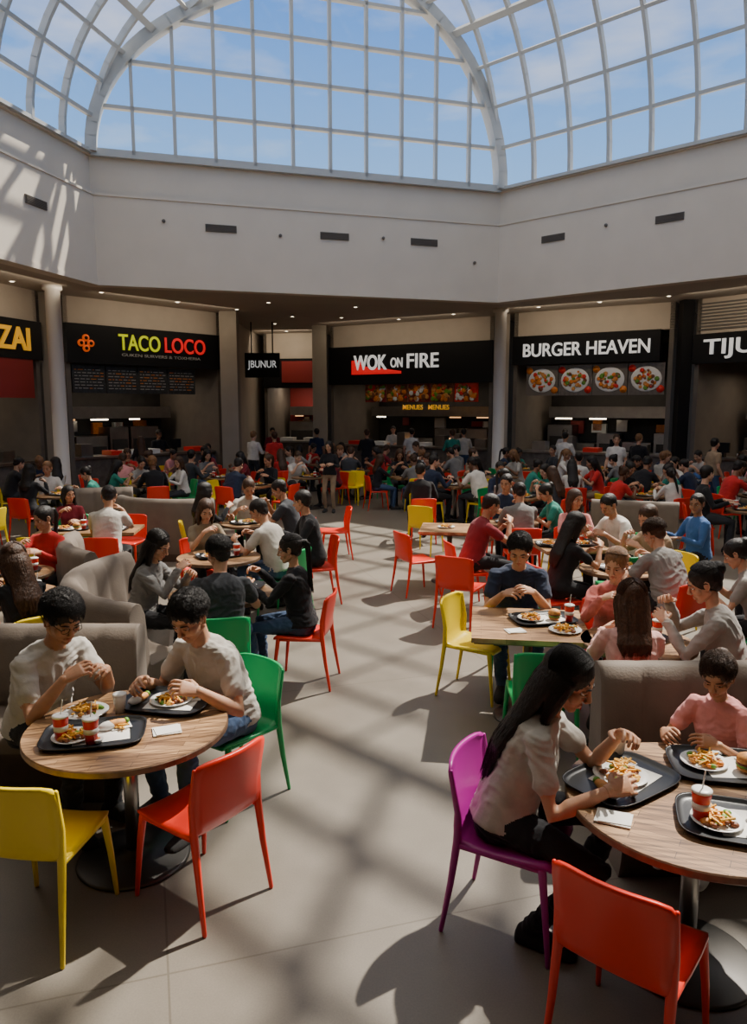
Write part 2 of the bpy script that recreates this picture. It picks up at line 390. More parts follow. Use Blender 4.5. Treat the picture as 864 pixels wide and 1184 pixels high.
    if hk=='long':
        ln=sp.get('hl',.24)
        for i in range(25):
            a=rad(-112+224*i/24); s0=HM@V3((math.sin(a)*.076,-math.cos(a)*.086-.012,.020)); s1=HM@V3((math.sin(a)*.086,-math.cos(a)*.092-.015,-.05))
            x=math.sin(a)*.085
            c1,(r1,f1,u1)=at(.43); c2,(r2,f2,u2)=at(.43-ln*rnd.uniform(.85,1.05)); cm,(rm,fm,um)=at(.43-ln*.5)
            if abs(a)<rad(84):
                bk=.100*(1-.35*abs(math.sin(a))**2)
                p1=c1+r1*x*1.0-f1*(bk+.012); pm=cm+rm*(x*1.15+rnd.uniform(-.008,.008))-fm*(bk+.028); p2=c2+r2*(x*.95+rnd.uniform(-.01,.01))-f2*(bk+.026)
                locks.append([s0,s1,p1,pm,p2]); hb.chain([s0,s1,p1,pm,p2],[.024,.024,.022,.018,.007],HR,8)
            else:
                sg=1 if a>0 else -1
                p1=c1+r1*sg*.080-f1*.01; p2=at(.31)[0]+r1*sg*.085+f1*.128
                locks.append([s0,s1,p1+V3((0,0,.03))+f1*.03,p2]); hb.chain([s0,s1,p1+V3((0,0,.03))+f1*.03,p2],[.020,.018,.015,.007],HR,8)
    if hk=='bun':
        hb.ell((0,-.110,.060),(.046,.042,.046),HR,HM)
    if hk=='pony':
        c2,(r2,f2,u2)=at(.34)
        pl=[HM@V3((0,-.095,.05)),HM@V3((0,-.145,.035)),HM@V3((0,-.155,-.03)),c2-f2*.125+u2*.04,c2-f2*.125-u2*.06]
        hb.chain(pl,[.024,.028,.027,.022,.008],HR,10); locks=[pl,[p.copy() for p in pl]]
    hb2=remesh(hb,.0055 if hq else .011,2,mat_src=False)
    ha=(.0030 if hq else .0045)*cur if hk=='short' else .0025
    for i,v in enumerate(hb2.V):
        q=noise.noise(v*60)*.8+.6*noise.noise(V3((v.x*95,v.y*95,v.z*18)))
        hb2.V[i]=v+hb2.N[i]*(q*ha)
    out.merge(hb2)
    if hq:
        HCn=V3((0,-.023,.039)); RX=V3((.085*vol,.102*vol,.090*vol))
        if hk=='short' or (hk=='bun' and cur>1):
            for i in range(2600):
                z_=rnd.uniform(-.15,1.); a=rnd.uniform(0,6.283); rr=math.sqrt(max(0,1-z_*z_)); n=V3((rr*math.cos(a),rr*math.sin(a),z_))
                c=HCn+V3((n.x*RX.x,n.y*RX.y,n.z*RX.z))
                if c.y>.05 and c.z<.078: continue
                if c.y>.0 and c.z<.035: continue
                tg=V3((n.x*.5+rnd.uniform(-.6,.6),.35+rnd.uniform(-.5,.5),-.5+n.z*.1+rnd.uniform(-.3,.3))); tg=(tg-n*tg.dot(n)).normalized(); sd_=n.cross(tg)
                L_=rnd.uniform(.018,.038); ph=rnd.uniform(0,6.28); ca=.0035*cur; P_=[]
                for k in range(7):
                    u=k/6; P_.append(HM@(c-n*.003+n*(.013*cur*.8*math.sin(u*2.4))+tg*(L_*u)+sd_*(ca*math.sin(ph+u*7*cur))+n*(ca*.6*math.cos(ph+u*7*cur))))
                out.strand(P_,.0011,HR)
        else:
            for i in range(1100):
                sg=rnd.choice((1,-1)); yy=rnd.uniform(-.9,.75)
                if hk=='long': d0=V3((sg*.04,yy,.95)); d1=V3((sg*1.,yy*.45-.35,-.25))
                else:
                    a=rnd.uniform(-1.5,1.5); d0=V3((math.sin(a)*.95,.62*math.cos(a),.42+.4*math.cos(a))); d1=V3((rnd.uniform(-.12,.12),-1,.35+rnd.uniform(-.1,.1)))
                P_=[]; off=rnd.uniform(-.0015,.004); ph=rnd.uniform(0,6)
                for k in range(9):
                    u=k/8; d=d0.normalized()*(1-u)+d1.normalized()*u
                    d.normalize(); c=HCn+V3((d.x*RX.x,d.y*RX.y,d.z*RX.z))*1.02+d*off
                    if c.y>.066 and c.z<.065: c.z=.065
                    P_.append(HM@(c+V3((math.sin(ph+u*5)*.0015,0,0))))
                out.strand(P_,.0011,HR)
        if locks:
            for i in range(900 if hk=='long' else 260):
                j=rnd.randrange(len(locks)-1)
                if len(locks[j])!=len(locks[j+1]): continue
                f=rnd.random(); C=[p.lerp(q,f) for p,q in zip(locks[j],locks[j+1])]
                a=rnd.uniform(0,6.28); R0=rnd.uniform(.5,1.08)*(.024 if hk=='long' else .027); o3=V3((math.cos(a),math.sin(a),.2*math.sin(a*2)))*R0
                C=[p+o3*(1-.55*(k/(len(C)-1))**2) for k,p in enumerate(C)]; C[-1]=C[-1]+(C[-1]-C[-2]).normalized()*rnd.uniform(-.03,.045)
                ph=rnd.uniform(0,6.28); Q=cr_(C,15); Q=[p+V3((math.sin(ph+k*.9),math.cos(ph+k*.8),0))*.0028 for k,p in enumerate(Q)]
                out.strand(Q,.0013,HR)
    if sp.get('glasses'):
        for s_ in (1,-1):
            P=[HM@V3((s_*.031+math.cos(t)*.021,.092,.002+math.sin(t)*.017)) for t in [2*math.pi*j/14 for j in range(15)]]
            for j in range(14): out.chain([P[j],P[j+1]],[.0016,.0016],DK,5)
            out.chain([HM@V3((s_*.052,.091,.006)),HM@V3((s_*.08,.0,.006))],[.0016,.0016],DK,5)
        out.chain([HM@V3((-.011,.093,.006)),HM@V3((.011,.093,.006))],[.0016,.0016],DK,5)
    for i in range(len(out.V)): out.V[i]=out.V[i]*sc
    return out.mesh(name,[M_white]*8)
M_eye=mat('eye_white',(.7,.68,.65),.25); M_iris=mat('eye_dark',(.02,.012,.008),.25)
SKN=[(.56,.31,.20),(.44,.225,.13),(.31,.15,.085),(.64,.39,.27),(.18,.088,.048),(.50,.27,.165)]
def place(me,name,x,y,phi,top,pan,sk=0,hair=(.012,.009,.008),shoe=(.03,.03,.03),z=0,s=1):
    o=D.objects.new(name,me); COL.objects.link(o); o.location=(x,y,z); o.rotation_euler=(0,0,rad(phi-90)); o.scale=(s,s,s)
    c=SKN[sk]; lp=('l',c)
    if lp not in _c: _c[lp]=mat('lips',(c[0]*.85,c[1]*.5,c[2]*.5),.45)
    ms=[skinm(c),cloth(top),cloth(pan),hairm(hair),cloth(shoe),M_eye,M_iris,_c[lp]]
    for i,m in enumerate(ms):
        o.material_slots[i].link='OBJECT'; o.material_slots[i].material=m
    return o
SF=[(-.12,.42,.085),(.12,.40,.085)]
# ------------------------------------------------------------ room shell
HX=[V3((-5.84,16.8,0)),V3((3.3,20.0,0)),V3((10.24,13.2,0)),V3((7.83,3.8,0)),V3((-1.3,.6,0)),V3((-8.27,7.4,0))] #A B C D E F
cen=sum(HX,V3())/6
R_=9.7; a0=math.atan2(HX[0].y-cen.y,HX[0].x-cen.x)
a0=sum(((math.atan2(p.y-cen.y,p.x-cen.x)+i*math.pi/3)-a0+math.pi)%(2*math.pi)-math.pi for i,p in enumerate(HX))/6+a0
HX=[cen+V3((math.cos(a0-i*math.pi/3)*R_,math.sin(a0-i*math.pi/3)*R_,0)) for i in range(6)]
ZB,ZL,ZT=5.15,6.99,7.83; L6=R_; ZS=ZB-.004
b=Buf(); b.box(-30,30,-16,44,-.2,0,0); b.obj('floor',[M_floor])
b=Buf()
for i in range(6):
    p,q=HX[i],HX[(i+1)%6]; P=cen+(p-cen)*3.6; Q=cen+(q-cen)*3.6
    b.add([V3((p.x,p.y,ZB)),V3((q.x,q.y,ZB)),V3((Q.x,Q.y,ZB)),V3((P.x,P.y,ZB)),V3((p.x,p.y,ZB+.2)),V3((q.x,q.y,ZB+.2)),V3((Q.x,Q.y,ZB+.2)),V3((P.x,P.y,ZB+.2))],
      [(0,3,2,1),(4,5,6,7)],0)
b.obj('ceiling',[M_ceil])
names=['wall_back','wall_right','wall_right_near','wall_near','wall_left_near','wall_left']
for i in range(6):
    p,q=HX[i],HX[(i+1)%6]; mid=(p+q)/2; sc2=lambda pt,o:cen+(pt-cen)*(1+o/8.4)
    b=Buf()
    for (o0,o1,z0,z1) in ((0,.3,ZB-.02,ZL),(.10,.3,ZL,ZT),(-.03,.3,ZL-.05,ZL+.0),(.02,.36,ZT-.06,ZT+.04),(-.02,.3,ZB-.1,ZB+.0)):
        v=[sc2(p,o0),sc2(q,o0),sc2(q,o1),sc2(p,o1)]
        b.add([V3((a.x,a.y,z)) for z in (z0,z1) for a in v],[(0,1,2,3),(7,6,5,4),(0,4,5,1),(1,5,6,2),(2,6,7,3),(3,7,4,0)],0)
    b.obj(names[i],[M_wall])
def vent(i,f,z,w=.62,h=.16):
    p,q=HX[i],HX[(i+1)%6]; d=(q-p).normalized(); n=(cen-(p+q)/2).normalized(); c=p.lerp(q,f)+n*.012
    b=Buf(); T=Matrix.Translation((c.x,c.y,z))@Matrix.Rotation(math.atan2(d.y,d.x),4,'Z')
    b.box(-w/2,w/2,-.012,.012,-h/2,h/2,0,T)
    for k in range(6):
        zz=-h/2+.015+k*(h-.03)/5; b.box(-w/2+.01,w/2-.01,-.03,.0,zz-.006,zz+.006,1,T)
    b.obj('air_vent',[M_vent,M_pier])
vent(0,.28,6.42,.7); vent(0,.555,6.42,.7); vent(0,.79,6.42,.7); vent(1,.16,6.42); vent(1,.45,6.42); vent(5,.80,6.3)
b=Buf()
for i,f,z_ in ((0,.15,6.5),(0,.42,6.35),(0,.68,6.45),(1,.3,6.5),(0,.93,6.0)):
    p,q=HX[i],HX[(i+1)%6]; n=(cen-(p+q)/2).normalized(); c=p.lerp(q,f)+n*.03; c.z=z_; b.ell(c,(.04,.04,.04),0,n=10,k=6)
b.obj('smoke_sensors',[M_vent])
# dome
fb=Buf(); gb=Buf()
def bar(p,q,w,h,nr):
    d=(q-p).normalized(); nr=(nr-d*nr.dot(d)).normalized(); s=d.cross(nr); p=p-d*.01; q=q+d*.01
    V=[]
    for c in (p,q):
        for a_,b_ in ((-1,-1),(1,-1),(1,1),(-1,1)): V.append(c+s*(a_*w/2)+nr*(b_*h/2))
    fb.add(V,[(0,3,2,1),(4,5,6,7),(0,1,5,4),(1,2,6,5),(2,3,7,6),(3,0,4,7)],0)
A_=4.2; HM_=4.4; H0={1:4.85,3:4.4,5:3.65}; zt=V3((0,0,ZT)); Zv=V3((0,0,1))
def hgt(i,w):
    w=min(w,A_); return (H0[i]+(HM_-H0[i])*(w/A_)**3)*math.sqrt(max(0,1-(1-w/A_)**2))
NR=8
for i in (1,3,5):
    p,q=HX[i],HX[(i+1)%6]; e=(q-p).normalized(); n=(cen-(p+q)/2).normalized()
    def pt(s,ph):
        w=A_*(1-math.cos(ph)); return p+e*s+n*w+Zv*(ZT+hgt(i,w))
    def nm(ph): return (n*(-math.cos(ph)/A_)+Zv*(math.sin(ph)/4.4)).normalized()
    K=16
    for si in range(-2,13):
        s=si*.97
        for k in range(K):
            f0,f1=k*math.pi/2/K,(k+1)*math.pi/2/K; w0=A_*(1-math.cos((f0+f1)/2))*.577
            if s>=-w0 and s<=L6+w0: bar(pt(s,f0),pt(s,f1),.075,.14,nm((f0+f1)/2))
    for r in range(NR+1):
        ph=r*math.pi/2/NR; w0=A_*(1-math.cos(ph))*.577; big=r in(4,8)
        bar(pt(-w0,ph),pt(L6+w0,ph),.14 if big else .075,.2 if big else .13,nm(ph))
    for k in range(K):
        f0,f1=k*math.pi/2/K,(k+1)*math.pi/2/K; w0=A_*(1-math.cos(f0))*.577; w1=A_*(1-math.cos(f1))*.577
        gb.add([pt(-w0,f0),pt(L6+w0,f0),pt(L6+w1,f1),pt(-w1,f1)],[(0,1,2,3)],0)
for i in (0,2,4):
    p,q=HX[i],HX[(i+1)%6]; e=(q-p).normalized(); n=(cen-(p+q)/2).normalized(); R=L6/2; ia,ib=(i-1)%6,(i+1)%6
    def hz(a): return hgt(ia,a*.866) if a<R else hgt(ib,(L6-a)*.866)
    def ap(t): a=R-R*math.cos(t); return p+e*a+Zv*(ZT+hz(a))
    K=40
    for k in range(K):
        t0,t1=k*math.pi/K,(k+1)*math.pi/K; tm=(t0+t1)/2
        bar(ap(t0),ap(t1),.34,.24,(e*-math.cos(tm)+Zv*math.sin(tm)))
        gb.add([p+e*R+zt,ap(t0),ap(t1)],[(0,1,2)],0)
    for j in range(1,11):
        a=j*L6/11; bar(p+e*a+zt,p+e*a+zt+Zv*hz(a),.075,.13,n)
    for j in range(0,5):
        z=j*.95; st=[a for a in [L6*k/200 for k in range(201)] if hz(a)>=z]
        if len(st)<2: continue
        c=p+zt+Zv*z; bar(c+e*st[0],c+e*st[-1],.075 if j else .16,.13,n)
mids=[(HX[i]+HX[(i+1)%6])/2+Zv*(ZT+HM_) for i in (0,2,4)]
gb.add(mids,[(0,1,2)],0)
for k in range(2):
    a,b_,c=mids[k],mids[(k+1)%3],mids[(k+2)%3]
    for j in range(1,15):
        f=j/15.; bar(a.lerp(b_,f),c.lerp(b_,f),.085,.14,Zv)
e=D.objects.new('skylight_dome',None); COL.objects.link(e)
fb.obj('dome_frame',[M_frame],parent=e); gb.obj('window_1',[M_glass],parent=e)
# columns
for x,y in ((-7.37,17.6),(3.62,21.7)):
    b=Buf(); b.rev([(.22,0),(.22,.12),(.17,.14),(.17,ZB-.12),(.22,ZB-.1),(.22,ZS)],(0,0,0),0,28); b.obj('round_column',[M_col],(x,y,0))
b=Buf()
for (x,y) in [(-6.6,18.6),(-5.2,20.3),(-3.9,21.8),(-2.5,23.5),(-3.3,25.5),(-1,23.8),(.8,24.2),(2.4,22.9),(4.6,21.3),(6,20.3),(7.4,19.2),(-.5,21.3),(-2.8,20.4),(8.7,17),(-3.2,28),(-2.9,30),(-8,17.0)]:
    b.rev([(.05,0),(.07,-.012),(.08,-.002)],(x,y,ZB-.003),1,16); b.rev([(.045,-.014),(.046,-.012)],(x,y,ZB-.003),0,16)
b.obj('recessed_downlights',[M_lamp,M_white])
# ------------------------------------------------------------ storefronts
def text(parent,s,x,y,z,w,h,m,ext=.02,off=.0,shear=0):
    cu=D.curves.new('lettering','FONT'); cu.body=s; cu.extrude=ext; cu.offset=off; cu.align_x='LEFT'; cu.shear=shear
    o=D.objects.new('lettering',cu); COL.objects.link(o); o.parent=parent; cu.materials.append(m)
    bpy.context.view_layer.update(); dx,dy=o.dimensions.x,o.dimensions.y
    bb=o.bound_box; x0=min(v[0] for v in bb); y0=min(v[1] for v in bb)
    sx=w/max(dx,.01); sy=h/max(dy,.01); o.scale=(sx,sy,1); o.rotation_euler=(math.pi/2,0,0); o.location=(x-x0*sx,y,z-y0*sy)
    return o
SM=[M_black,M_beige,M_dark,M_steel,M_tile,M_warm,M_chalk,M_redwall,M_lamp,M_white,M_bun,M_meat,M_green,M_orange,M_pier,M_cupred,M_chw]
def store(name,P,Q,z0,z1,boards=None,backwall=2,seed=1,counter=4,xb=(0,1)):
    P=V3((P[0],P[1],0));Q=V3((Q[0],Q[1],0)); W=(Q-P).length; d=(Q-P).normalized(); rz=math.atan2(d.y,d.x)
    b=Buf(); r=random.Random(seed)
    b.box(0,W,0,.3,z1,ZS,1)
    b.box(xb[0]*W,xb[1]*W,-.12,.2,z0,z1,0)
    b.box(.0,.12,0,3.2,0,ZS,14); b.box(W-.12,W,0,3.2,0,ZS,14)
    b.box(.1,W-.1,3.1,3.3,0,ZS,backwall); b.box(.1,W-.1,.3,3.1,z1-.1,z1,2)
    b.box(.15,W-.15,.25,.95,0,1.02,counter); b.box(.1,W-.1,.18,1.0,1.02,1.08,3)
    x=.5
    while x<W-.7:
        k=r.random(); w=r.uniform(.3,.6)
        if k<.35: b.box(x,x+w*.7,.4,.8,1.08,1.08+r.uniform(.25,.45),3)
        elif k<.6: b.box(x,x+.34,.45,.5,1.2,1.46,0); b.box(x+.14,x+.2,.46,.6,1.08,1.25,0)
        else: b.box(x,x+w,.35,.85,1.08,1.2,9 if k>.8 else 15)
        x+=w+r.uniform(.15,.5)
    x=.3
    while x<W-.8:
        w=r.uniform(.6,1.1); h=r.uniform(1.,1.9); b.box(x,min(x+w,W-.2),2.3,3.05,0,h,3)
        b.box(x+.08,min(x+w,W-.25)-.05,2.27,2.31,h*.55,h*.8,5 if r.random()<.3 else 2)
        x+=w+.08
    b.box(.4,W-.4,2.1,3.05,2.05,2.4,3)
    x=.6
    while x<W-1:
        b.box(x,x+r.uniform(.3,.7),2.15,2.2,2.0,2.04,r.choice([8,5,2])); x+=r.uniform(.8,1.3)
    for k in range(5):
        xx=r.uniform(.4,W-.8); b.box(xx,xx+r.uniform(.2,.5),2.95,3.09,r.uniform(1.5,1.7),r.uniform(1.8,2.0),r.choice([9,13,7,3]))
    if boards:
        n,xa,xz,za,zz,photo=boards; g=(xz-xa)/n
        for k in range(n):
            c0,c1=xa+k*g+.015,xa+(k+1)*g-.015
            b.box(c0,c1,.02,.07,za,zz,6 if not photo else photo[1][k%len(photo[1])])
            cx,cz=(c0+c1)/2,(za+zz)/2; bw,bh=(c1-c0),(zz-za)
            T=Matrix.Translation((cx,.018,cz))@Matrix.Rotation(math.pi/2,4,'X')
            if photo and photo[0]=='plate':
                rr=bh*.40; ex=min(1.7,bw*.43/rr)
                for dx in (-.40,.40): b.rev([(rr*.3,0),(rr*.3,.004)],(dx*bw,(-.32 if dx>0 else .34)*bh,0),r.choice([12,13,15]),12,T=T)
                b.rev([(rr*1.0,0),(rr*1.0,.006),(rr*.92,.012)],(0,0,0),9,24,ex,1,T=T)
                for j in range(40):
                    a=r.uniform(0,6.28); q=math.sqrt(r.random())*rr*.74; s_=r.uniform(.10,.20)*rr
                    b.rev([(s_,.012+j*.0006),(s_*.7,.016+j*.0006)],(math.cos(a)*q*ex,math.sin(a)*q,0),r.choice([10,11,12,13,15,10,13]),7,T=T)
            elif photo:
                for j in range(60):
                    s_=r.uniform(.08,.17)*bh; b.rev([(s_,.004+j*.0006),(s_*.7,.008+j*.0006)],(r.uniform(-.5*bw+s_,.5*bw-s_),r.uniform(-.5*bh+s_,.5*bh-s_),0),r.choice([10,11,15,13,11,10,13,12,9]),7,T=T)
            else:
                for row in range(7):
                    zz2=zz-.1-row*(zz-za-.15)/7; xx=c0+.06
                    while xx<c1-.1:
                        w=r.uniform(.04,.16); b.box(xx,min(xx+w,c1-.05),.012,.02,zz2-.018,zz2,r.choice([16,16,16,13])); xx+=w+.04
    o=b.obj(name,SM,(P.x,P.y,0),rz)
    li=D.lights.new('stall_light','AREA'); li.energy=30; li.size=W*.7; li.size_y=.5; li.shape='RECTANGLE'; li.color=(1,.82,.62)
    lo=D.objects.new('stall_light',li); COL.objects.link(lo); lo.parent=o; lo.location=(W/2,1.7,3.3)
    li=D.lights.new('fascia_fill','AREA'); li.energy=20; li.size=W*.85; li.size_y=.08; li.shape='RECTANGLE'; li.color=(1,.84,.64)  # fill light added to brighten the dim fascia, no fixture modelled
    lo=D.objects.new('fascia_fill',li); COL.objects.link(lo); lo.parent=o; lo.location=(W/2,-1.3,ZB-.08); lo.rotation_euler=(rad(42),0,0)
    return o,W
o,W=store('taco_stall',(-7.75,19.05),(-4.58,22.67),3.5,4.48,boards=(4,.15,3.9,2.75,3.45,None),seed=3)
text(o,'TACO',1.42,-.13,3.88,1.25,.42,M_syel,off=.01); text(o,'LOCO',2.82,-.13,3.88,1.35,.42,M_sred,off=.01)
text(o,'GUKEN SURVERS & TOXHERIA',1.5,-.13,3.72,2.5,.075,M_chw,.008)
b=Buf()
for k in range(4):
    T=Matrix.Rotation(math.pi/2*k,4,'Y')@Matrix.Translation((.13,0,0)); b.rev([(.09,-.02),(.09,.02)],(0,0,0),0,16,T=T@Matrix.Rotation(math.pi/2,4,'X'))
    b.rev([(.045,-.025),(.045,.03)],(0,0,0),1,12,T=T@Matrix.Rotation(math.pi/2,4,'X'))
b.obj('round_mark',[M_sor,M_black],(.5,-.14,4.0),0,o)
o,W=store('wok_stall',(-1.5,26.55),(3.7,23.4),3.15,4.42,boards=(5,1.4,5.6,2.55,3.14,('fill',[7,11,7,11,15])),seed=5)
text(o,'WOK',1.05,-.14,3.62,1.3,.5,M_w,off=.02); text(o,'ON',2.5,-.14,3.68,.45,.32,M_w,off=.01); text(o,'FIRE',3.12,-.14,3.65,1.15,.46,M_w,off=.01)
b=Buf(); b.box(1.0,2.9,-.15,-.12,3.48,3.56,0); b.box(.95,1.35,-.135,-.121,3.48,3.95,0); b.add([V3((1.0,-.13,3.56)),V3((2.9,-.13,3.56)),V3((1.9,-.13,3.70)),V3((1.0,-.13,3.80))],[(0,1,2,3)],0); b.obj('red_underline',[M_sred],(0,0,0),0,o)
text(o,'MENUES',2.9,.0,2.30,.75,.16,M_sgold,.01,.01); text(o,'MENUES',3.85,.0,2.30,.75,.16,M_sgold,.01,.01)
o,W=store('burger_stall',(4.2,22.7),(8.0,20.25),3.62,4.45,boards=(4,.4,4.35,2.72,3.58,('plate',[14,4,14,4])),seed=8,xb=(0,.93))
text(o,'BURGER HEAVEN',.35,-.14,3.84,3.6,.38,M_w,off=.012)
o,W=store('tij_stall',(8.42,19.85),(11.2,16.2),3.5,4.25,boards=None,seed=9)
text(o,'TIJUANA',.3,-.14,3.6,2.9,.5,M_w,off=.01)
b=Buf(); 
for k in range(9): b.box(.1,4,-.03,.02,4.35+k*.08,4.39+k*.08,0)
b.obj('louver_grille',[M_vent],(0,0,0),0,o)
o,W=store('grill_stall',(-9.5,13.3),(-8.1,18.35),3.5,4.4,boards=(3,2.0,4.9,2.75,3.45,None),backwall=7,seed=12)
text(o,'ZAI',3.75,-.14,3.70,1.05,.52,M_sgold,off=.02); b=Buf(); b.box(2.4,4.9,-.1,-.02,2.6,3.5,0); b.obj('red_panel',[M_redwall],(0,0,0),0,o)
o,W=store('corridor_shop',(-4.2,29.),(-1.9,28.6),3.1,4.2,seed=20,backwall=7)
b=Buf(); b.box(.75,2.1,-.16,-.12,3.3,4.1,0); b.obj('red_sign_panel',[M_redwall],(0,0,0),0,o)
def pier(x0,x1,y0,y1,m=M_beige):
    b=Buf(); b.box(x0,x1,y0,y1,0,ZS,0); b.box(x0-.03,x1+.03,y0-.03,y1+.03,0,.18,1); b.obj('stone_pier',[m,M_pier])
M_pier2=mat('pier_plaster',(.34,.295,.235),.8,var=(2,.06))
pier(-4.5,-4.0,22.2,22.65,M_pier2); pier(-2.1,-1.62,26.0,26.5,M_pier2); pier(-8.1,-7.85,18.5,18.95,M_pier2); pier(3.78,4.1,22.9,23.25,M_beige); pier(8.05,8.35,19.85,20.15,M_black)
e=D.objects.new('hanging_sign',None); COL.objects.link(e); e.location=(-4.25,25.0,0)
b=Buf(); b.box(0,1.15,0,.1,3.35,4.15,0); b.box(.2,.24,.03,.07,4.15,ZS,0); b.box(.9,.94,.03,.07,4.15,ZS,0); b.obj('sign_panel',[M_black],(0,0,0),0,e)
text(e,'JBUNUR',.1,-.02,3.6,.95,.3,M_w,.01,.0)
def wallseg(name,x0,x1,y0,y1,m=M_beige):
    b=Buf(); b.box(x0,x1,y0,y1,0,ZS,0); b.obj(name,[m])
wallseg('wall_corridor_back',-8,4,34,34.2,M_dark); wallseg('wall_outer_back',-30,30,43.6,43.8); wallseg('wall_behind',-30,30,-15.5,-15.3); wallseg('wall_outer_left',-29,-28.8,-15,43); wallseg('wall_outer_right',28.8,29,-15,43)
wallseg('wall_corridor_left',-4.75,-4.5,23.2,34,M_beige)
def wallline(name,P,Q,m=M_beige):
    P=V3((*P,0));Q=V3((*Q,0));d=Q-P; b=Buf(); b.box(0,d.length,0,.2,0,ZS,0); b.obj(name,[m],(P.x,P.y,0),math.atan2(d.y,d.x))
wallline('wall_left_concourse',(-12,-15),(-9.65,13.1)); wallline('wall_right_concourse',(11.6,15.7),(14,-15))
# ------------------------------------------------------------ furniture
def chair_mesh():
    b=Buf(); prof=[(.225,.425,.19),(.222,.443,.20),(.20,.452,.208),(.1,.448,.214),(-.02,.443,.214),(-.12,.443,.210),(-.175,.452,.206),(-.205,.480,.204),(-.220,.53,.205),(-.234,.60,.209),(-.250,.68,.214),(-.262,.75,.217),(-.270,.80,.214),(-.272,.818,.20)]
    nx=11; P=[]
    for i,(y,z,w) in enumerate(prof):
        back=max(0,min(1,(z-.47)/.15)); row=[]
        for j in range(nx):
            u=-1+2*j/(nx-1); row.append(V3((u*w,y+.040*u*u*back,z-.012*(1-u*u)*(1-back)+ (-.012*abs(u)**6 if i>=len(prof)-2 else 0))))
        P.append(row)
    n=len(prof); th=.018
    def nrm(i,j):
        a=P[min(i+1,n-1)][j]-P[max(i-1,0)][j]; c=P[i][min(j+1,nx-1)]-P[i][max(j-1,0)]; return a.cross(c).normalized()
    top=[P[i][j]+nrm(i,j)*th/2 for i in range(n) for j in range(nx)]; bot=[P[i][j]-nrm(i,j)*th/2 for i in range(n) for j in range(nx)]
    F=[]; o=n*nx
    for i in range(n-1):
        for j in range(nx-1):
            a=i*nx+j; F.append((a,a+1,a+nx+1,a+nx)); F.append((o+a,o+a+nx,o+a+nx+1,o+a+1))
    for i in range(n-1):
        a=i*nx; F.append((a,a+nx,o+a+nx,o+a)); a=i*nx+nx-1; F.append((a,o+a,o+a+nx,a+nx))
    for j in range(nx-1): a=j; F.append((a,o+a,o+a+1,a+1)); a=(n-1)*nx+j; F.append((a,a+1,o+a+1,o+a))
    b.add(top+bot,F,0,True)
    for s in (1,-1):
        b.chain([(s*.218,-.262,.008),(s*.207,-.222,.25),(s*.203,-.195,.46),(s*.208,-.192,.60),(s*.214,-.225,.79)],[.011,.016,.020,.016,.010],0,8)
        b.chain([(s*.215,.235,.008),(s*.205,.212,.25),(s*.192,.19,.43)],[.011,.016,.020],0,8)
        b.chain([(s*.195,.18,.428),(s*.203,-.19,.44)],[.013,.013],0,8)
    b.chain([(-.19,.185,.425),(.19,.185,.425)],[.012,.012],0,8)
    return b.mesh('dining_chair',[M_red])
CH=chair_mesh()
def chair(x,y,phi,m):
    o=D.objects.new('dining_chair',CH); COL.objects.link(o); o.location=(x,y,0); o.rotation_euler=(0,0,rad(phi-90)); o.material_slots[0].link='OBJECT'; o.material_slots[0].material=m; return o
def round_table(r,h=.75):
    b=Buf(); b.rev([(r*.6,h-.036),(r-.006,h-.036),(r,h-.03)],(0,0,0),1,56,sm=False); b.rev([(r,h-.030),(r,h-.006),(r-.004,h-.001)],(0,0,0),1,56,sm=False); b.rev([(r-.004,h-.002),(r-.005,h)],(0,0,0),0,56,sm=False)
    b.rev([(.12,h-.05),(.12,h-.035)],(0,0,0),3,20,sm=False); b.rev([(.038,.03),(.038,h-.05)],(0,0,0),2,24)
    b.rev([(.29,0),(.295,.008),(.28,.016),(.12,.028),(.05,.045),(.045,.06)],(0,0,0),3,40)
    return b
def sq_table(w,d,h=.75):
    b=Buf(); b.box(-w/2,w/2,-d/2,d/2,h-.035,h,0); b.box(-w/2+.02,w/2-.02,-d/2+.02,d/2-.02,h-.05,h-.035,1)
    b.rev([(.035,.03),(.035,h-.05)],(0,0,0),2,20); b.rev([(.25,0),(.25,.012),(.06,.03),(.04,.05)],(0,0,0),3,32)
    return b
TM=[M_wood,M_edge,M_stem,M_base]; TM2=[M_wood2,M_edge,M_stem,M_base]
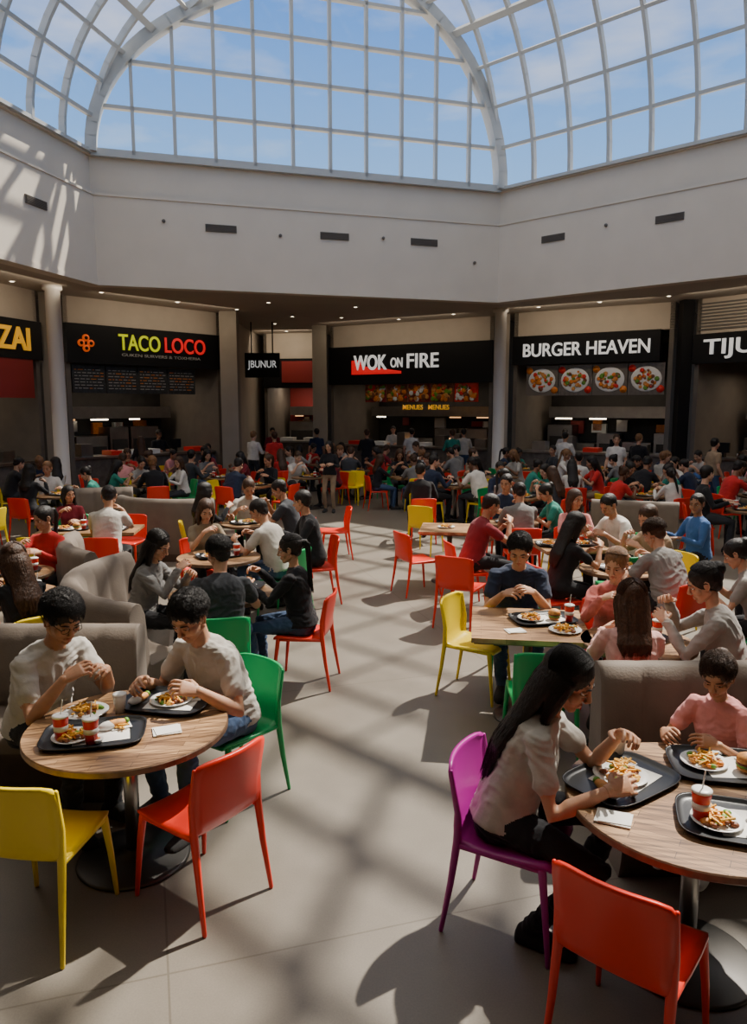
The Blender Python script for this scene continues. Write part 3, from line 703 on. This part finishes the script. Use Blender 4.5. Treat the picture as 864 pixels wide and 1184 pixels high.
def path_booth(name,P,N,seat=True,h=.98):
    prof=[(-.13,.0,1,0),(-.13,.12,1,0),(-.135,.14,0,.0),(-.15,.5,0,.35),(-.145,.9,0,.35),(-.11,h-.015,0,.2),(-.06,h,0,.2),(-.01,h-.02,0,.5),(.03,h-.1,0,1),(.05,.7,0,1),(.07,.5,0,1),(.075,.475,0,0)]
    if seat: prof+=[(.1,.465,0,0),(.45,.47,0,.4),(.52,.45,0,.3),(.535,.41,0,0),(.52,.35,0,0),(.5,.34,1,0),(.47,.10,1,0),(.44,0,1,0)]
    else: prof+=[(.07,.3,0,0),(.06,.0,1,0)]
    b=Buf(); R=[];acc=0
    for i,(p,n) in enumerate(zip(P,N)):
        if i: acc+=(Vector(P[i])-Vector(P[i-1])).length
        k=abs(math.sin(acc*math.pi/.24)); bul=.022*(k**.5)
        ring=[]
        for (o,z,m,wt) in prof:
            off=o+(bul*wt if o>-.05 else -bul*wt)
            ring.append(V3((p[0]+n[0]*off,p[1]+n[1]*off,z+(bul*.5*wt if z>.9 else 0))))
        R.append(ring)
    n=len(prof); V=[v for r in R for v in r]; F=[];M=[];
    for i in range(len(R)-1):
        for j in range(n-1):
            F.append((i*n+j,i*n+j+1,(i+1)*n+j+1,(i+1)*n+j)); M.append(prof[j+1][2] if prof[j+1][1]>=prof[j][1] else prof[j][2])
    F.append(tuple(range(n-1,-1,-1))); F.append(tuple(range((len(R)-1)*n,len(R)*n))); M+=[0,0]
    b.add(V,F,M,True); b.S[-1]=False; b.S[-2]=False
    return b.obj(name,[M_booth,M_boothb])
BOOTHS=[]
def arc_booth(cx,cy,r,a0,a1,**k):
    BOOTHS.append((cx,cy,r+.2)); n=max(8,int(abs(a1-a0)*math.pi/180*r/.024)); P=[];N=[]
    for i in range(n+1):
        a=rad(a0+(a1-a0)*i/n); P.append((cx+math.cos(a)*r,cy+math.sin(a)*r)); N.append((-math.cos(a),-math.sin(a)))
    return path_booth('booth_seat',P,N,**k)
def line_booth(x0,y0,x1,y1,flip=1,**k):
    BOOTHS.append(((x0+x1)/2,(y0+y1)/2,.9)); d=Vector((x1-x0,y1-y0)); L=d.length; d.normalize(); n=(-d.y*flip,d.x*flip); c=max(4,int(L/.024))
    return path_booth('booth_seat',[(x0+d.x*L*i/c,y0+d.y*L*i/c) for i in range(c+1)],[n]*(c+1),**k)
FM=[M_tray,M_white,M_bun,M_fry,M_meat,M_green,M_orange,M_paper,M_cupred]
def cup(b,x,y,z,m=8,h=.12,r=.038,straw=True):
    b.rev([(r*.72,0),(r,h*.96),(r*1.0,h)],(x,y,z),m,18)
    b.rev([(r*.98,h),(r*1.06,h+.003),(r*1.04,h+.01),(r*.8,h+.014)],(x,y,z),1,18)
    if m==8:
        b.rev([(r*.915,h*.42),(r*.925,h*.66)],(x,y,z),1,18)
        b.rev([(r*.89,h*.40),(r*.935,h*.43)],(x,y,z),8,18)
    if straw: b.chain([(x,y,z+h),(x+.012,y+.006,z+h+.085)],[.003,.003],1,6)
def meal(seed,tray=True,cups=1,size=(.24,.17),kind=0):
    r=random.Random(seed); b=Buf()
    if tray: b.rev([(.88,0),(.97,.004),(1.02,.022),(1.05,.024),(1.04,.019),(.96,.007),(.90,.006)],(0,0,0),0,40,size[0],size[1],e=.45); z=.007
    else: z=0
    def plate(x,y,R=.105,mix=(2,3,4,4,5,6,6,2)):
        b.rev([(R*.6,0),(R*.75,.004),(R,.016),(R*1.0,.018),(R*.74,.008),(R*.7,.007)],(x,y,z),1,28)
        for i in range(40):
            a=r.uniform(0,6.28); q=math.sqrt(r.random())*R*.68; m=r.choice(mix); s=r.uniform(.009,.020)
            b.ell((x+math.cos(a)*q,y+math.sin(a)*q,z+.014+r.uniform(0,.022)*(1-q/R)),(s,s*r.uniform(.6,1),s*.65),m,n=8,k=5)
        for i in range(22):
            a=r.uniform(0,6.28); q=r.uniform(0,R*.6); T=Matrix.Translation((x+math.cos(a)*q,y+math.sin(a)*q,z+.028+r.uniform(0,.015)))@Matrix.Rotation(r.uniform(0,3.1),4,'Z')@Matrix.Rotation(r.uniform(-.4,.4),4,'Y')
            b.box(-.028,.028,-.0035,.0035,-.0035,.0035,3,T)
    def burger(x,y):
        b.rev([(.035,0),(.045,.006),(.045,.016),(.04,.02)],(x,y,z+.01),2,18); b.rev([(.046,.0),(.049,.005),(.046,.01)],(x,y,z+.03),5,18)
        b.rev([(.046,.0),(.047,.01),(.044,.013)],(x,y,z+.037),4,18); b.rev([(.045,0),(.047,.01),(.040,.026),(.022,.036),(.008,.039)],(x,y,z+.05),2,18)
    def wrap(x,y,a):
        T=Matrix.Translation((x,y,z+.024))@Matrix.Rotation(a,4,'Z'); b.ell((0,0,0),(.075,.026,.022),2,T); b.ell((-.03,0,-.002),(.05,.030,.023),7,T); b.ell((.062,0,.004),(.014,.018,.016),5,T)
    if tray:
        T=Matrix.Translation((.03,.0,z+.0))@Matrix.Rotation(.12,4,'Z'); b.box(-.13,.14,-.10,.11,0,.0015,7,T)
        if kind==0: plate(-.09,.02); burger(.08,-.03)
        elif kind==1: plate(-.10,-.02,.10,(5,5,4,6,1,2)); wrap(.09,.06,.4); b.rev([(.02,0),(.03,.02),(.027,.02)],(.03,-.09,z),1,14); b.ell((.03,-.09,z+.016),(.02,.02,.006),6,n=10,k=5)
        else: plate(.02,.02,.12,(4,4,2,3,6,5)); wrap(-.15,-.03,1.3)
        T=Matrix.Translation((.12,.07,z+.004))@Matrix.Rotation(.3,4,'Z'); b.box(-.05,.05,-.04,.04,0,.004,7,T)
        for i in range(10):
            T=Matrix.Translation((.12+r.uniform(-.03,.03),.06+r.uniform(-.03,.03),z+.016+r.uniform(0,.01)))@Matrix.Rotation(r.uniform(0,3.1),4,'Z'); b.box(-.028,.028,-.0035,.0035,-.0035,.0035,3,T)
        if cups: cup(b,.18,-.08,z)
    else: plate(0,0,.12,(4,2,6,5,3,1))
    return b.mesh('food_tray' if tray else 'food_plate',FM)
MEAL=[meal(1),meal(2,cups=0),meal(3,kind=1),meal(4,tray=False),meal(5,cups=0,kind=1),meal(6,cups=0,kind=2),meal(7,kind=2)]
def put(me,x,y,z,rz=0,name=None):
    o=D.objects.new(name or me.name.split('.')[0],me); COL.objects.link(o); o.location=(x,y,z); o.rotation_euler=(0,0,rad(rz)); return o
_b=Buf(); cup(_b,0,0,0); CUPR=_b.mesh('drink_cup',FM)
_b=Buf(); cup(_b,0,0,0,1,.095,.036,False); CUPW=_b.mesh('paper_cup',FM)
_b=Buf(); _b.box(-.07,.07,-.055,.055,0,.006,7); _b.box(-.06,.065,-.05,.045,.006,.010,7,Matrix.Rotation(.12,4,'Z')); NAP=_b.mesh('napkin',FM)
_b=Buf(); _b.rev([(.03,0),(.055,.04),(.06,.05),(.056,.05),(.045,.03),(.02,.028)],(0,0,0),1,24); _b.ell((0,0,.034),(.045,.045,.012),6); BOWL=_b.mesh('soup_bowl',FM)
# ---- foreground tables
round_table(.515).obj('round_table',TM,(-1.286,3.70,0),.3)
round_table(.54).obj('round_table',TM,(1.37,2.96,0),-.2)
z=.752
put(MEAL[4],-1.41,3.56,z,12); put(CUPR,-1.55,3.50,z+.008,0); put(CUPR,-1.39,3.47,z+.008,40); put(MEAL[5],-1.16,3.98,z,-12); put(MEAL[3],-1.56,3.84,z,0); put(CUPW,-1.38,3.86,z); put(NAP,-1.06,3.62,z,20)
put(MEAL[5],1.10,3.10,z,35); put(MEAL[1],1.62,3.22,z,-10); put(MEAL[4],1.47,2.75,z,-18); put(CUPR,1.31,2.78,z+.008,0); put(BOWL,1.60,2.68,z+.01); put(NAP,.97,2.80,z,-25); put(CUPW,1.17,3.36,z)
b=sq_table(.86,.86); b.obj('square_table',TM2,(1.19,5.54,0),rad(-8)); put(MEAL[0],1.32,5.62,z,10); put(MEAL[3],1.42,5.33,z); put(NAP,1.05,5.33,z,10)
# ---- chairs
chair(-1.52,3.19,82,M_yel); chair(-.855,3.42,144,M_red); chair(.645,3.20,-28,M_pur); chair(.955,2.49,50,M_red)
chair(-.87,4.36,230,M_grn); chair(1.15,4.90,88,M_grn); chair(.86,6.02,-30,M_yel)
chair(-.60,6.30,172,M_red); chair(-1.22,5.70,105,M_grn); chair(.97,8.0,60,M_red); chair(.56,9.45,25,M_red); chair(.86,12.1,60,M_yel); chair(2.72,8.0,95,M_grn)
chair(-.62,11.7,190,M_red); chair(-.5,18.3,250,M_yel); chair(-2.72,5.70,140,M_yel); chair(-3.6,10.7,265,M_red)
# ---- booths
line_booth(-2.75,4.70,-1.54,4.70,flip=-1)
arc_booth(-1.25,6.55,1.32,250,150)
arc_booth(-1.9,8.5,1.5,235,180); arc_booth(-3.1,12.6,1.1,300,210)
line_booth(1.26,3.97,2.9,3.97,flip=-1)
arc_booth(4.3,8.4,1.2,290,390); line_booth(3.4,11.5,4.6,11.1,flip=1); line_booth(-5.4,12.9,-4.3,13.2,flip=-1)
# ---- person templates
def P(name,hq=False,**k):
    sp=dict(feet=SF,hands=[(-.12,.43,.90),(.10,.42,.98)]); sp.update(k); return person_mesh(name,sp,hq)
T={}
T['m1']=P('seated_man',lean=24,head=(28,5,0))
T['m2']=P('seated_man',lean=14,head=(12,-30,0),hands=[(-.16,.42,.84),(.2,.40,.82)],sleeve='long',hp={-1:'flat'})
T['m3']=P('seated_man',lean=30,head=(32,10,0),w=1.12,hands=[(-.2,.46,.84),(.16,.46,.86)])
T['m4']=P('seated_man',lean=6,head=(5,35,0),hands=[(-.14,.36,.80),(.2,.36,.80)],sleeve='long',hp={-1:'flat',1:'flat'})
T['f1']=P('seated_woman',fem=True,sc=.95,lean=20,head=(25,-8,0),hair='long')
T['f2']=P('seated_woman',fem=True,sc=.95,lean=10,head=(8,30,0),hair='long',hl=.14,hands=[(-.15,.4,.84),(.08,.40,1.0)],sleeve='long')
T['f3']=P('seated_woman',fem=True,sc=.94,lean=26,head=(30,0,0),hair='bun',hands=[(-.14,.44,.86),(.12,.44,.90)])
T['f4']=P('seated_woman',fem=True,sc=.95,lean=15,head=(18,-20,0),hair='pony',sleeve='long')
ST=[(-.10,.02,.085),(.11,-.03,.085)]; KP=[(-.1,1,0),(.1,1,0)]
T['s1']=P('standing_man',stand=True,lean=2,head=(5,15,0),feet=ST,kpole=KP,hands=[(-.25,.04,.86),(.24,.10,.87)],hp={-1:'side',1:'side'},poles=[(-.2,-1,0),(.2,-1,0)])
T['s2']=P('standing_woman',stand=True,fem=True,sc=.95,lean=4,head=(15,-10,0),hair='long',feet=ST,kpole=KP,hands=[(-.14,.30,1.18),(.14,.30,1.16)],sleeve='long')
T['s3']=P('standing_man',stand=True,lean=4,head=(12,0,0),feet=ST,kpole=KP,hands=[(-.17,.33,1.12),(.17,.33,1.12)],sleeve='long')
BLK=(.012,.012,.015);GRY=(.16,.155,.15);LG=(.46,.43,.385);WHT=(.64,.61,.56);NAV=(.016,.025,.055);MAR=(.19,.015,.025);JEAN=(.045,.08,.16);PNK=(.68,.28,.27);TAN=(.3,.21,.13);CHAR=(.035,.038,.045);KHK=(.22,.17,.11);RED=(.5,.02,.02);TEAL=(.02,.2,.15);BLU=(.04,.11,.3)
HB=(.010,.007,.006);HBR=(.05,.022,.010);HLB=(.18,.085,.035)
# ---- foreground people
me=P('seated_man',True,lean=27,head=(28,-12,0),sc=1.10,glasses=True,curl=1.5,hands=[(-.10,.44,.84),(.14,.42,.86)],vol=1.04)
place(me,'seated_man',-2.0,4.19,-28,LG,BLK,1,HB)
me=P('seated_man',True,lean=28,head=(32,12,0),sc=1.10,curl=1.2,hands=[(-.22,.40,.80),(.20,.44,.77)],feet=[(-.14,.40,.085),(.2,.34,.085)],vol=1.02,w=1.05)
place(me,'seated_man',-.87,4.33,233,LG,JEAN,5,HB,(.05,.05,.05))
me=P('seated_woman',True,fem=True,sc=1.08,lean=27,head=(28,-8,0),hair='long',hl=.30,hands=[(-.02,.46,.90),(.16,.44,.75)],feet=[(-.06,.30,.085),(.14,.16,.085)],w=1.1)
place(me,'seated_woman',.60,3.24,-20,LG,BLK,5,HB,BLK)
me=P('seated_girl',True,fem=True,sc=.84,lean=18,head=(26,10,0),hair='bun',curl=1.3,bust=False,hands=[(-.12,.40,.96),(.20,.40,.94)],feet=[(-.1,.40,.24),(.1,.38,.24)],seat=.47)
place(me,'seated_girl',1.82,3.64,222,PNK,TAN,1,HBR,(.5,.5,.48))
# ---- second row left
mmb=P('seated_man',True,lean=16,head=(18,22,0),hands=[(-.18,.42,.84),(.20,.40,.86)],feet=[(-.1,.36,.085),(.28,.30,.085)],sc=1.06)
place(mmb,'seated_man',-1.20,5.74,108,CHAR,JEAN,0,HB)
mfl=P('seated_woman',True,fem=True,lean=20,sc=1.02,head=(28,-10,0),hair='long',sleeve='long',hl=.22)
place(mfl,'seated_woman',-2.10,6.50,-10,GRY,BLK,5,HB)
mgd=P('seated_girl',True,fem=True,lean=10,sc=.98,head=(12,8,0),hair='pony',sleeve='long')
place(mgd,'seated_girl',-.62,6.30,172,BLK,JEAN,5,HB)
round_table(.46).obj('round_table',TM,(-1.36,6.47,0),.5); put(MEAL[0],-1.5,6.35,z,20); put(MEAL[1],-1.2,6.62,z,80)
place(T['m3'],'seated_man',-1.05,8.35,155,LG,JEAN,1,HB,s=1.06); place(T['m2'],'seated_man',-.72,9.0,195,BLK,BLK,1,HB,s=1.06); place(T['f1'],'seated_woman',-2.05,8.75,-60,KHK,BLK,0,HBR,s=1.06); chair(-2.05,8.78,-60,M_red)
round_table(.46).obj('round_table',TM,(-1.72,8.12,0),.1); put(MEAL[2],-1.72,8.12,z,30); chair(-1.02,8.33,155,M_grn); chair(-.70,9.0,195,M_red)
place(mfl,'seated_woman',-2.72,5.70,140,BLK,BLK,1,HBR); place(T['m3'],'seated_man',-3.6,5.78,60,BLK,BLK,2,HB); chair(-3.6,5.75,60,M_red)
round_table(.44).obj('round_table',TM,(-3.25,6.42,0),.1); put(MEAL[0],-3.15,6.35,z,30); put(MEAL[1],-3.35,6.55,z,100)
place(T['m1'],'seated_man',-3.38,9.25,95,LG,BLK,1,HB,s=1.08); chair(-3.38,9.20,95,M_red)
b=sq_table(1.3,.7); b.obj('rectangular_table',TM2,(-3.85,9.98,0),.1); put(MEAL[0],-4.1,9.95,z,10); put(MEAL[6],-3.5,10.0,z,90)
chair(-4.15,9.2,88,M_yel); place(T['f2'],'seated_woman',-4.4,10.7,-75,MAR,BLK,1,HB); chair(-4.4,10.72,-75,M_grn)
# ---- second row right
mnv=P('seated_man',True,lean=26,head=(28,-8,0),sc=1.08,hands=[(-.10,.44,.84),(.12,.44,.82)],w=1.05)
place(mnv,'seated_man',1.26,6.38,262,NAV,JEAN,5,HB); chair(1.27,6.44,262,M_grn)
mpb=P('seated_girl',True,fem=True,lean=16,sc=1.0,head=(15,0,0),hair='long',sleeve='long',hl=.12)
place(mpb,'seated_girl',1.62,4.45,82,(.66,.37,.33),BLK,0,(.07,.03,.015)); chair(1.62,4.43,82,M_red)
mpr=P('seated_woman',True,fem=True,sc=1.0,lean=15,head=(18,-20,0),hair='pony',sleeve='long')
place(mpr,'seated_woman',1.92,5.80,255,(.55,.15,.13),BLK,0,HLB); chair(1.92,5.84,255,M_red)
mgw=P('seated_woman',True,fem=True,lean=22,sc=1.06,head=(25,5,0),hair='bun',sleeve='long')
place(mgw,'seated_woman',2.46,4.85,158,(.30,.28,.26),BLK,0,HB); chair(2.50,4.84,158,M_red)
round_table(.40).obj('round_table',TM,(1.88,5.10,0),.1); put(MEAL[0],1.84,5.14,z,30)
mgm=P('seated_man',True,lean=30,head=(30,10,0),w=1.12,sc=1.06,hands=[(-.2,.46,.84),(.16,.46,.86)])
place(mgm,'seated_man',2.85,6.85,115,(.24,.23,.22),BLK,0,HBR); chair(2.86,6.82,115,M_red); place(T['m1'],'seated_man',3.15,7.9,200,TAN,BLK,0,HBR,s=1.06); chair(3.18,7.92,200,M_yel)
place(T['m1'],'seated_man',1.16,8.75,10,MAR,BLK,1,HB,s=1.06); chair(1.12,8.75,10,M_red); place(T['f1'],'seated_woman',1.88,7.45,15,BLK,BLK,1,HB,s=1.06); chair(1.86,7.44,15,M_red)
b=sq_table(.8,.8); b.obj('square_table',TM2,(2.35,8.85,0),.1); put(MEAL[0],2.2,8.8,z,0); put(MEAL[2],2.5,8.9,z,90)
b=sq_table(.8,.8); b.obj('square_table',TM2,(1.05,10.1,0),-.15); put(MEAL[3],1.0,10.1,z,0)
round_table(.42).obj('round_table',TM,(2.55,7.5,0),.1); put(MEAL[2],2.55,7.48,z,10)
place(T['f3'],'seated_woman',3.3,6.1,150,(.28,.26,.24),BLK,0,HB,s=1.04); chair(3.33,6.09,150,M_grn)
place(T['m4'],'seated_man',4.1,9.2,190,BLU,BLK,2,HB); place(T['m3'],'seated_man',3.35,5.2,150,BLK,BLK,2,HB); chair(3.38,5.18,150,M_red)
place(T['m2'],'seated_man',.86,13.2,95,BLK,BLK,1,HB,s=1.06); chair(.86,13.1,95,M_red)
EX=[(2.0,9.9,'m1',90,GRY,HB,M_red),(2.6,9.55,'f2',262,PNK,HBR,M_red),(3.15,9.1,'m3',200,WHT,HB,M_grn),(2.0,11.3,'m2',270,NAV,HB,M_red),(2.72,10.6,'f3',180,TEAL,HB,M_yel),(-2.45,10.3,'f2',17,BLK,HB,M_yel),(-1.1,10.5,'m1',175,CHAR,HB,M_red),(-1.9,11.25,'m3',-80,LG,HBR,M_grn),(-4.3,7.6,'m2',-20,CHAR,HB,M_red),(4.1,7.1,'f1',170,BLK,HLB,M_grn),(-3.5,8.0,'f4',-100,RED,HB,M_yel)]
for (x,y,t,ph,c,h_,ch) in EX:
    chair(x,y,ph,ch); place(T[t],'seated_woman' if t[0]=='f' else 'seated_man',x,y,ph,c,BLK,1,h_,s=1.06)
for (x,y) in ((2.0,10.6),(-1.8,10.52),(-3.62,7.32)): 
    b=round_table(.38); b.obj('round_table',TM,(x,y,0),.2); put(MEAL[6],x,y,z,40)
place(T['s2'],'standing_woman',-1.0,16.9,260,BLK,TAN,0,HB); place(T['s1'],'standing_man',6.0,18.4,240,WHT,BLK,0,HBR)
# ---- crowd at far tables
rc=random.Random(33); cols=[BLK,BLK,BLK,GRY,LG,WHT,NAV,CHAR,MAR,RED,TEAL,BLU,KHK,PNK,GRY,CHAR,NAV,(.35,.33,.29),WHT]
pc=[BLK,BLK,JEAN,CHAR,KHK]; hc=[HB,HB,HB,HBR,HLB]; chc=[M_red,M_red,M_yel,M_grn,M_red]
seated=['m1','m2','m3','m4','f1','f2','f3','f4']
TBL=round_table(.40).mesh('round_table',TM); TBS=sq_table(.74,.74).mesh('square_table',TM2)
def inside(x,y,k=0):
    if y>18.0 and x<-7.2+(y-19)*.88+1.7-k: return False
    if x<-8.9+(y-13)*.2+1.2-k: return False
    if x>3.6 and y>22.7-(x-4.1)*.66-1.6+k: return False
    if -1.5<x<3.8 and y>26.5-(x+1.5)*.6-1.6+k: return False
    for cx,cy in ((-7.37,17.6),(3.62,21.7)):
        if math.hypot(x-cx,y-cy)<1.4-k: return False
    for cx,cy,r in BOOTHS:
        if math.hypot(x-cx,y-cy)<r+.45-k: return False
    return True
PP=[(e_[0],e_[1]) for e_ in EX]+[(-3.38,9.25),(-3.6,10.7),(-4.4,10.7),(-.62,11.7),(.86,12.1),(.86,13.1),(-1,16.9),(6,18.4)]; TT=[]
y=11.9; row=0
while y<23.:
    x=-9.2+ (row%2)*1.1
    while x<10:
        gx,gy=x+rc.uniform(-.12,.12),y+rc.uniform(-.1,.1)
        ok=inside(gx,gy) and abs(gx)<.62*gy+.3
        if gy<17.3 and abs(gx+.05)<1.6: ok=False
        if any(math.hypot(gx-u,gy-v)<.8 for u,v in PP): ok=False
        if ok:
            n=rc.choice([3,4,4]); a0_=rc.uniform(0,90); TT.append((gx,gy)); sq=rc.random()>.6
            if sq: a0_=rc.choice([15,40,65])
            o=D.objects.new('cafe_table',TBS if sq else TBL); COL.objects.link(o); o.location=(gx,gy,0); o.rotation_euler=(0,0,rad(a0_))
            put(rc.choice(MEAL),gx+rc.uniform(-.08,.08),gy+rc.uniform(-.08,.08),z,rc.uniform(0,360))
            for k in range(n):
                a=a0_+k*(360/n if not sq else 90)+rc.uniform(-4,4); px,py=gx+math.cos(rad(a))*.78,gy+math.sin(rad(a))*.78
                if any(math.hypot(px-u,py-v)<.58 for u,v in PP): continue
                PP.append((px,py)); chair(px,py,a+180,rc.choice(chc))
                if rc.random()<.86:
                    t=rc.choice(seated); c=rc.choice(cols); f=t[0]=='f'
                    place(T[t],'seated_woman' if f else 'seated_man',px,py,a+180+rc.uniform(-6,6),c,rc.choice(pc),rc.choice([0,0,1,1,2,3,4,5]),rc.choice(hc),s=rc.uniform(1.02,1.10))
        x+=2.2
    y+=1.9; row+=1
for (x,y_,t,ph,c) in [(-3.4,21.0,'s3',60,WHT),(-2.6,20.0,'s1',100,RED),(-5.9,18.9,'s2',120,BLK),(-.2,22.6,'s3',90,BLK),(1.2,23.6,'s1',80,WHT),(2.4,22.6,'s3',100,TEAL),(5.2,20.3,'s3',60,WHT),(6.7,18.9,'s3',45,BLK),(-7.6,15.6,'s1',170,LG),(-6.6,11.6,'s3',300,LG),(-1.8,23.6,'s1',90,NAV),(-3.3,24.5,'s3',270,MAR),(8.2,16.8,'s1',10,TAN),(.7,26.3,'s3',260,WHT),(5.9,23.0,'s3',250,WHT),(-6.4,22.2,'s3',310,BLK),(2.8,23.4,'s3',90,LG)]:
    stall=(t=='s3' and ph>=250 and y_>22)
    if not stall:
        for q in range(40):
            qx,qy=x+.07*q*math.cos(q*2.4),y_+.07*q*math.sin(q*2.4)
            if all(math.hypot(qx-u,qy-v)>.62 for u,v in PP) and all(math.hypot(qx-u,qy-v)>.75 for u,v in TT) and inside(qx,qy,1.): break
        else: continue
        x,y_=qx,qy
    PP.append((x,y_)); place(T[t],'standing_woman' if t=='s2' else 'standing_man',x,y_,ph,c,rc.choice(pc),rc.choice([0,1,2]),rc.choice(hc))
# ------------------------------------------------------------ light
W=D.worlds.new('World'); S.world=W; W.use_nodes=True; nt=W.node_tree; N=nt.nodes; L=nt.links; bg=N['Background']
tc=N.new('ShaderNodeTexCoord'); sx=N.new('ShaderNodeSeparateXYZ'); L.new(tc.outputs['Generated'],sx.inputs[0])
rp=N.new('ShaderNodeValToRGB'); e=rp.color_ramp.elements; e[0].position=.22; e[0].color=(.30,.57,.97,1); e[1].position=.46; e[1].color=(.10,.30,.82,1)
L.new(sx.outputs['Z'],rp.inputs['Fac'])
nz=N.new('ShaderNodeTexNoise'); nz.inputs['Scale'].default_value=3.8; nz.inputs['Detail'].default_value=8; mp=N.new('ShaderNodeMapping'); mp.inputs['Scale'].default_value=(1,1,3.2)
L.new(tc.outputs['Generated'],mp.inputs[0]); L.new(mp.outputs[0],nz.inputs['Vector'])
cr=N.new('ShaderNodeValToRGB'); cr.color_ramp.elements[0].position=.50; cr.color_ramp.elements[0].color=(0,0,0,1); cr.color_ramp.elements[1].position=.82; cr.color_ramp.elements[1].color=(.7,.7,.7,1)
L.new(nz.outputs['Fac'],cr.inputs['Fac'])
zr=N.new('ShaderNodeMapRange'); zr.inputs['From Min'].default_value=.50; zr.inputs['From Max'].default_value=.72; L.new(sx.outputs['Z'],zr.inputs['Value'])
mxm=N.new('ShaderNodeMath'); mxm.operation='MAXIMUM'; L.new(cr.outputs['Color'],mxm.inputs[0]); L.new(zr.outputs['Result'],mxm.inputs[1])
mx=N.new('ShaderNodeMix'); mx.data_type='RGBA'; L.new(mxm.outputs[0],mx.inputs[0]); L.new(rp.outputs['Color'],mx.inputs[6]); mx.inputs[7].default_value=(1.18,1.08,.96,1)  # warm white overhead, out of view, added to neutralise the blue ambient light
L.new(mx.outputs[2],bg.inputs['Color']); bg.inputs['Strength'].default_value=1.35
sl=D.lights.new('sun','SUN'); sl.energy=11.5; sl.angle=rad(.9); sl.color=(1,.91,.79); so=D.objects.new('sun',sl); COL.objects.link(so)
el=rad(54); dv=V3((-.70*math.cos(el),-.714*math.cos(el),-math.sin(el))); so.rotation_euler=dv.to_track_quat('-Z','Y').to_euler(); so.location=(10,20,25)
# ------------------------------------------------------------ camera
cd=D.cameras.new('camera'); co=D.objects.new('camera',cd); COL.objects.link(co); cd.sensor_fit='VERTICAL'; cd.sensor_height=24; cd.lens=860/1184*24; cd.clip_end=200
co.location=(0,0,2.4); co.rotation_euler=(rad(90-8.07),0,0); S.camera=co
